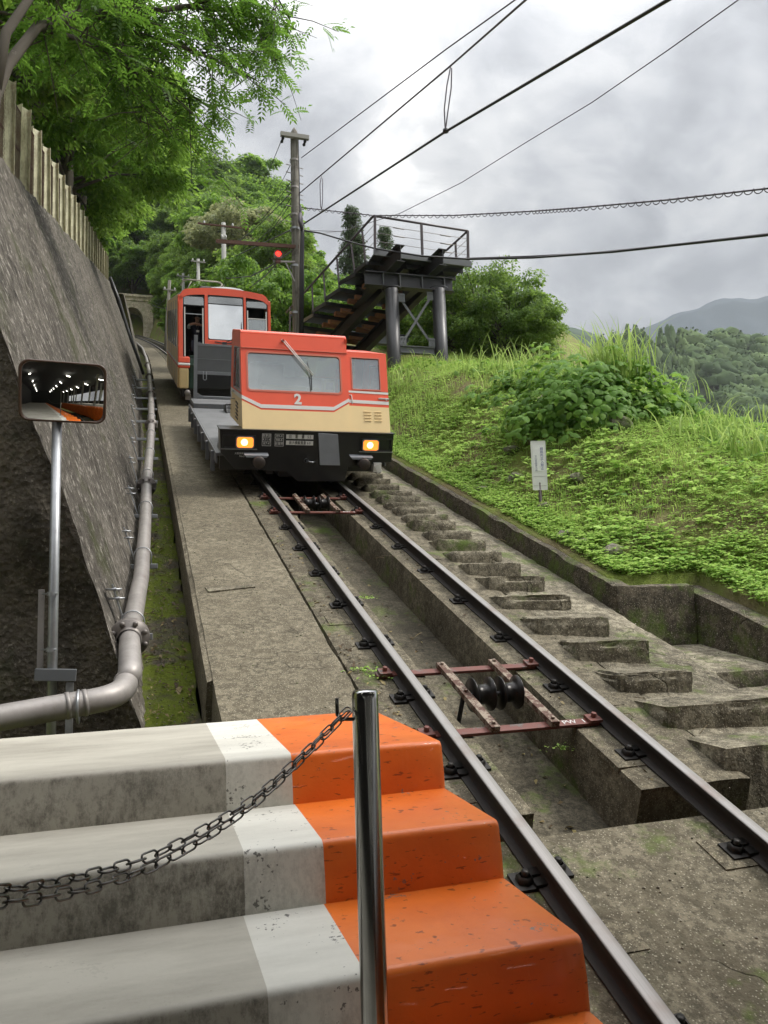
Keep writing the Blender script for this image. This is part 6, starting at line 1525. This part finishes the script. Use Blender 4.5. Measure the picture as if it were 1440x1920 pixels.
# vine mounds with big leaves: the largest leaves are objects of their own
def kleaf(seed):
    g = np.random.default_rng(seed); b = MB()
    for a0, sc in ((0, 1.), (2.25, .85), (-2.25, .85)):
        c, s = math.cos(a0), math.sin(a0); pr = [(.01, 0), (.035, .042), (.085, .055), (.13, .035), (.165, 0), (.13, -.035), (.085, -.055), (.035, -.042)]
        V = [(sc*(x*c-y*s), sc*(x*s+y*c), -.35*x*x/.165-.12*abs(y)) for x, y in pr]; b.add([(sc*.08*c, sc*.08*s, .008)]+V, [(0, i+1, (i+1) % 8+1) for i in range(8)], True)
    return b.mesh('leaf', M['kudzu'])
KL = [kleaf(i) for i in range(3)]
def vine_mound(cx, cy_, cz, rx, ry, rz, label, seed, nobj=260, nstuff=1500):
    g = np.random.default_rng(seed); t = thing('vine_mound', label, 'vine bush', (cx, cy_, cz))
    def pt():
        while True:
            v = g.normal(size=3); v /= np.linalg.norm(v)
            if v[2] < -.15: continue
            k = 1+.75*float(vnoise(v*2.1+seed))+.35*float(vnoise(v*5+seed)); k *= g.uniform(.82, 1.06); return np.array([v[0]*rx, v[1]*ry, v[2]*rz])*k, v
    def mat_for(p, v, sc):
        nrm_ = Vector((v[0]*.7, v[1]*.7, abs(v[2])+.45)); nrm_ += Vector(g.normal(size=3))*.22; q = nrm_.to_track_quat('Z', 'Y').to_matrix().to_4x4(); return Matrix.Translation(p) @ q @ Matrix.Rotation(g.uniform(0, 6.28), 4, 'Z') @ Matrix.Scale(sc, 4)
    cnt = 0
    while cnt < nobj:
        p, v = pt()
        if v[1] > .25: continue
        inst('leaf', KL[cnt % 3], t, mat_for(p, v, g.uniform(.75, 1.25))); cnt += 1
    V = []; F_ = []; base = [np.array([tuple(q.co) for q in m.vertices]) for m in KL]; fb = [[tuple(f.vertices) for f in m.polygons] for m in KL]; off = 0; VV = []; FF = []
    for k in range(nstuff):
        p, v = pt(); p = p*g.uniform(.55, .97); Mx = np.array(mat_for(p, v, g.uniform(.5, 1.1))); w = base[k % 3] @ Mx[:3, :3].T+Mx[:3, 3]; VV.append(w); FF.append(np.array(fb[k % 3])+off); off += len(w)
    me = mesh_np('inner_leaves', np.concatenate(VV), np.concatenate(FF), M['kudzu']); o = inst('inner_leaves', me, t); o['kind'] = 'stuff'
    return t
c = at(1120, 735, 11.0); vine_mound(c.x, 11.3, c.z-.70, 1.55, 1.2, 1.35, 'big mound of broad vine leaves on the crest of the bank, right of the centre', 3)
c = at(1330, 850, 10.0); vine_mound(c.x+.15, 10.2, c.z-.70, 1.25, 1.0, 1.05, 'mound of broad vine leaves at the right edge, below the ridge', 7)
c = at(1260, 745, 11.3); vine_mound(c.x, 11.6, c.z-.75, 1.3, .8, .85, 'leafy vine slope on the right shoulder of the biggest vine mound', 15, 160, 900)
c = at(1040, 700, 13.5); vine_mound(c.x, 13.7, c.z-.65, 1.5, .9, .75, 'light leafy vine thicket just left of the biggest vine mound', 18, 160, 900)
c = at(1420, 790, 11.0); vine_mound(c.x+.2, 11.4, c.z-.75, 1.5, .9, .85, 'low vine thicket on the ridge at the far right edge', 9, 160, 900)
c = at(950, 690, 15.5); vine_mound(c.x, 16, c.z-.6, 1.5, .9, .65, 'light green leafy thicket between the long grass and the spreading tree', 12, 120, 900)
# rocks
M['rock'] = concrete('grey field stone', (.24, .23, .20), (.12, .11, .09), (.42, .40, .36), moss=.3, fine=30)
for i, (px, py, Y, r, lab) in enumerate(((1030, 735, 12.6, .30, 'brown stump-like rock at the left foot of the big vine mound'), (1160, 800, 10.3, .22, 'flat grey stone below the vine mound'), (960, 815, 11.2, .13, 'pale stone on the bank above the sign'), (965, 853, 10.4, .14, 'grey stone up left of the notice sign'), (1022, 962, 9.2, .09, 'small pale stone at the foot of the sign post'), (1062, 1018, 8.2, .12, 'flat pale stone on the grass below the sign'), (1150, 1060, 7.5, .13, 'white stone lying near the kerb wall corner'), (1092, 1042, 7.9, .09, 'flat stone between the kerb and the white stone'), (905, 905, 10.6, .10, 'dark stone on the bank beside the kerb'), (1080, 905, 9.4, .12, 'brown stone half buried right of the sign'))):
    p = at(px, py, Y); V, F_ = [], []; nu, nv = 10, 7
    for a in range(nv+1):
        for c_ in range(nu):
            th, ph = math.pi*a/nv, 2*math.pi*c_/nu; v = np.array([math.sin(th)*math.cos(ph), math.sin(th)*math.sin(ph), math.cos(th)*.6]); V.append(v*r*(1+.7*float(vnoise(v*1.9+i*7))))
    F_ = [(a*nu+c_, a*nu+(c_+1) % nu, (a+1)*nu+(c_+1) % nu, (a+1)*nu+c_) for a in range(nv) for c_ in range(nu)]
    me = mesh_np('rock', V, F_, M['rock'], False); o = inst('rock', me, None); o.location = (p.x, Y, GZ(p.x, Y)+r*.1); tag(o, lab, 'rock')
# fallen leaves, twigs and crumbs in the drain and along the rails
g = np.random.default_rng(77); n = 1500
u = np.concatenate([g.uniform(-2.25, -1.9, 900), g.uniform(-.89, -.66, 260), g.uniform(-.3, .3, 200), g.uniform(.40, .48, 60), g.uniform(1.7, 2.0, 80)]); s = 4.2+g.random(n)**1.6*14; nn = np.concatenate([np.full(900, -.575), np.full(260, T_+.004), np.full(200, -.49), np.full(60, T_+.004), np.full(80, -.24)])
P = TP(u, s, nn+.01*g.random(n)); a = g.uniform(0, 6.28, n); D = np.stack([np.cos(a), np.sin(a), .35*np.sin(a)+.1*g.normal(size=n)], -1); N = np.stack([.3*g.normal(size=n), -.35+.3*g.normal(size=n), np.ones(n)], -1); L = g.uniform(.015, .05, n)*np.where(g.random(n) < .1, 1.8, 1)
M['dead'] = leafmat('dry fallen leaf', (.035, .022, .012), (.10, .065, .030), (.30, .24, .09), .1)
tag(inst('fallen_leaves', leaves('fallen_leaves', P, D, N, L, L*.6, M['dead'], bend=.4), None), kind='stuff')
g = np.random.default_rng(78); b = MB()
for k in range(60):
    p = Vector(TP(g.uniform(-2.2, -1.9) if k < 38 else g.uniform(-.9, 1.9), 4.3+g.random()*6, -.56 if k < 38 else T_+.012)); a = g.uniform(0, 6.28); d = Vector((math.cos(a), math.sin(a)*CT, math.sin(a)*ST)); L = g.uniform(.05, .22); b.tube([p, p+d*L*.5+Vector((.01, 0, .012)), p+d*L], .0022, 4)
tag(b.build('twigs', M['dead']), kind='stuff')
g = np.random.default_rng(79); n = 2600; u = np.concatenate([g.uniform(-2.25, -1.9, 1200), g.uniform(-1.8, 1.0, 700), g.uniform(1.7, 2.9, 700)]); s = 3+g.random(n)**1.5*12
nn = np.concatenate([np.full(1200, -.58), np.full(700, T_+.002), np.full(700, -.25)]); k = ~((u > -.36) & (u < .34) & (s > 3.8)); u, s, nn = u[k], s[k], nn[k]
P = TP(u, s, nn); m = len(P); r = g.uniform(.003, .010, m); V = P[:, None, :]+r[:, None, None]*np.array([[1,0,0],[0,1,0],[-1,0,0],[0,-1,0],[0,0,.8],[0,0,-.8]])[None]*g.uniform(.6, 1.3, (m, 6, 1)); i = np.arange(m)[:, None]*6
F_ = np.concatenate([np.stack([i+a, i+b_, i+c_], -1) for a, b_, c_ in ((0,1,4),(1,2,4),(2,3,4),(3,0,4),(1,0,5),(2,1,5),(3,2,5),(0,3,5))], 1).reshape(-1, 3)
tag(inst('grit', mesh_np('grit', V.reshape(-1, 3), F_, M['rock']), None), kind='stuff')
# moss tufts and small weeds at the rail foot
g = np.random.default_rng(80); P0 = [TP(-.74, 5.85, T_), TP(-.80, 5.9, T_), TP(-.35, 7.4, T_), TP(-.42, 4.0, T_-.2), TP(-.2, 4.5, -.49), TP(.30, 4.9, -.3), TP(-.70, 5.75, T_)]
P = np.concatenate([p+g.normal(size=(46, 3))*np.array([.05, .05, .006]) for p in P0]); n = len(P); a = g.uniform(0, 6.28, n); L = g.uniform(.012, .035, n)
tag(inst('moss_tufts', leaves('moss_tufts', P+np.array([0, 0, .012]), np.stack([np.cos(a), np.sin(a), g.uniform(0, .9, n)], -1), np.stack([.4*g.normal(size=n), .4*g.normal(size=n), np.ones(n)], -1), L, L*.6, M['weed']), None), kind='stuff')

# ------------------------------------------------------------------ far side of the valley
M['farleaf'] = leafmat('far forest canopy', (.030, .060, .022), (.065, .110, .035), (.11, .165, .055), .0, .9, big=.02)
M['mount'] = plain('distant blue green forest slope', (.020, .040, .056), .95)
def hillside(name, cx, depth, crest, y0, kind='structure', mat=None, res=14., amp=6):
    """a hillside whose crest follows (azimuth slope x/y, elevation slope z/y) pairs at distance depth"""
    a0, a1 = crest[0][0], crest[-1][0]; A = np.linspace(a0, a1, 110); T = np.linspace(0, 1, 46); Aa, Tt = np.meshgrid(A, T, indexing='ij')
    E = np.interp(Aa, [c[0] for c in crest], [c[1] for c in crest]); Y = y0+(depth-y0)*Tt; X = Aa*Y; Z = -95+(E*depth+95)*Tt**.9
    P = np.stack([X, Y, Z], -1); P[..., 2] += amp*fbm(P, .012, 4)*np.minimum(1, 3*Tt)
    # back side
    m, n = P.shape[:2]; back = P[:, -1].copy(); back[:, 1] += depth*.25; back[:, 0] *= 1.25; back[:, 2] -= depth*.2; P = np.concatenate([P, back[:, None]], 1); n += 1
    b_, a_ = np.meshgrid(np.arange(n-1), np.arange(m-1)); i0 = (a_*n+b_).ravel()
    me = mesh_np(name, P.reshape(-1, 3), np.stack([i0, i0+n, i0+n+1, i0+1], -1), mat or M['farleaf'], True); o = inst(name, me, None); tag(o, kind=kind); return P[:, :-1]
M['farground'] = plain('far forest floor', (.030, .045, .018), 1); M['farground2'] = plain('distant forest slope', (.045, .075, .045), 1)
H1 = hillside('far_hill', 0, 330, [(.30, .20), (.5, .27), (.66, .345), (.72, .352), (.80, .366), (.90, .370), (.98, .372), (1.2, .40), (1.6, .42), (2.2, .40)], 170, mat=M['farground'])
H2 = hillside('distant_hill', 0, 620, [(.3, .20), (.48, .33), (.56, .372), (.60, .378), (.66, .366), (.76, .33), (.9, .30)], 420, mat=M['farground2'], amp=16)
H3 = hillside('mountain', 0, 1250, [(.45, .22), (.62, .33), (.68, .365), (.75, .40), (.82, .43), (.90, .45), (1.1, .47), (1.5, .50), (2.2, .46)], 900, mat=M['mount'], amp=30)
def far_forest():
    g = np.random.default_rng(90); proto_ = []
    for k in range(5):
        nu, nv = 14, 9; V = []
        for a in range(nv+1):
            for c_ in range(nu):
                th, ph = math.pi*.62*a/nv, 2*math.pi*c_/nu; v = np.array([math.sin(th)*math.cos(ph), math.sin(th)*math.sin(ph), math.cos(th)]); V.append(v*(1+.7*float(vnoise(v*2.4+k*9))+.5*float(vnoise(v*6+k*5))))
        proto_.append((np.array(V), np.array([(a*nu+c_, (a+1)*nu+c_, (a+1)*nu+(c_+1) % nu, a*nu+(c_+1) % nu) for a in range(nv) for c_ in range(nu)])))
    VV, FF, off = [], [], 0; flat = H1.reshape(-1, 3); m, n = H1.shape[:2]; cnt = 0
    PP, DD, NN, LL = [], [], [], []
    for k in range(2600):
        i = g.uniform(18, 78); j = n-1-(g.random()**1.4)*(n-6); i0, j0 = int(i), int(j); p = H1[i0, min(j0, n-1)].copy(); q = H1[min(i0+1, m-1), min(j0, n-1)]; p = p+(q-p)*(i-i0)
        if .62 > p[0]/p[1] or p[0]/p[1] > 1.25: continue
        R = g.uniform(4.2, 8.6)*(.55+.45*p[1]/330); con = (fbm(p[None]*np.array([1, 1, 0]), .013, 2)[0] > .08) and j > n*.55
        nl = 40; v = g.normal(size=(nl, 3)); v /= np.linalg.norm(v, axis=1)[:, None]; v[:, 2] = np.abs(v[:, 2])-.15
        if con: z = g.random(nl)**.7; v = v*np.array([1, 1, 0])*((1-z)*.55)[:, None]; pos = v*R+np.array([0, 0, 1])*(z*R*1.9)[:, None]
        else: pos = v*np.array([R, R, R*.9])*.96*(1+.25*vnoise(v*2.2+k)[:, None])+np.array([0, 0, R*.5])
        PP.append(p+pos); DD.append(v+g.normal(size=(nl, 3))*.4+np.array([0, 0, -.2])); NN.append(v+np.array([0, 0, .5])+g.normal(size=(nl, 3))*.3); LL.append(np.full(nl, (1.3 if con else 1.5)*(.55+.45*p[1]/330))*g.uniform(.7, 1.2, nl))
        Vv, Ff = proto_[k % 5]
        w = Vv*np.array([R*.9, R*.9, R*.85])*(1 if not con else np.array([.40, .40, 1.5]))+p+np.array([0, 0, R*.35]); VV.append(w); FF.append(Ff+off); off += len(w)
    me = mesh_np('far_forest', np.concatenate(VV), np.concatenate(FF), M['farleaf'], False); tag(inst('far_forest', me, None), kind='stuff')
    P, D, N, L = map(np.concatenate, (PP, DD, NN, LL)); tag(inst('far_forest', leaves('far_forest', P, D, N, L, L*.8, M['farleaf']), None), kind='stuff')
far_forest()

# ------------------------------------------------------------------ station hall behind the viewer (seen in the mirror)
M['hall'] = plain('dark hall roof', (.045, .044, .042), .9); M['hallcol'] = plain('painted hall column', (.33, .33, .30), .7); M['tubel'] = emit('fluorescent tube', (1, .97, .88), 4)
hall = thing('station_hall', 'dark station hall roof and side walls behind the viewer, seen in the mirror', 'station building')
def hb(name, x0, x1, y0, y1, z0a, z1a, z0b, z1b, m):
    b = MB(); b.add([(x0,y0,z0a),(x1,y0,z0a),(x1,y1,z0b),(x0,y1,z0b),(x0,y0,z1a),(x1,y0,z1a),(x1,y1,z1b),(x0,y1,z1b)], [(3,2,1,0),(4,5,6,7),(0,1,5,4),(1,2,6,5),(2,3,7,6),(3,0,4,7)]); return b.build(name, M[m], hall)
Yn, Yf = 1.75, -24.0; dz = (Yn-Yf)*TT
hb('roof', -3.6, 9.5, Yf, Yn, 3.1-dz, 3.35-dz, 3.1, 3.35, 'hall'); hb('left_wall', -3.6, -3.4, Yf, Yn, -3-dz, 3.1-dz, -3, 3.1, 'hall')
hb('right_lower_wall', 8.6, 8.8, Yf, .8, -3.2-dz, -.2-dz, -3.2, -.2, 'hall'); hb('right_upper_wall', 8.6, 8.8, Yf, .8, 1.7-dz, 3.1-dz, 1.7, 3.1, 'hall'); hb('end_wall', -3.6, 8.8, Yf-.2, Yf, -6-dz, 3.2-dz, -6-dz, 3.2-dz, 'hall')
for k in range(7):
    y = .6-3.6*k; z = -(1.3-y)*TT; b = MB(); b.box(8.5, 8.75, y-.15, y+.15, z-3, z+3.1); b.build('column', M['hallcol'], hall); b = MB(); b.box(5.2, 5.4, y-.1, y+.1, z-2.4, z+3.1); b.build('column', M['hallcol'], hall)
    for x in (-1.6, 2.2, 6.2): b = MB(); b.box(x-.04, x+.04, y-1.4, y-.2, z+2.55-.2, z+2.62-.2); b.build('ceiling_lamp', M['tubel'], hall)
far_ = thing('far_platform', 'second stepped platform with an orange edge across the track, seen in the mirror', 'platform')
for k in range(30):
    yn, zn = .2-TD*k, -1.10-RS*k
    for x0, x1, m_ in ((3.75, 4.2, 'orange'), (4.2, 4.4, 'white'), (4.4, 8.5, 'tread')):
        b = MB(); b.box(x0, x1, yn, yn+TD+.01, zn-RS-.9, zn); b.build('step', M[m_], far_)
hb('track_floor', .9, 3.8, Yf, -2.0, -3.9-dz+1.2, -3.4-dz+1.2, -3.9, -3.3, 'hall')

# ------------------------------------------------------------------ air
def haze(density):
    b = MB(); b.box(-150, 3300, -140, 1750, -115, 720); a = Mat('valley air'); v = a.n('ShaderNodeVolumePrincipled'); v.inputs['Color'].default_value = (.78, .82, .88, 1); v.inputs['Density'].default_value = density; v.inputs['Anisotropy'].default_value = .3
    a.t.links.new(v.outputs[0], a.out.inputs['Volume']); o = b.build('haze', a.m); tag(o, kind='stuff')
haze(.00018)
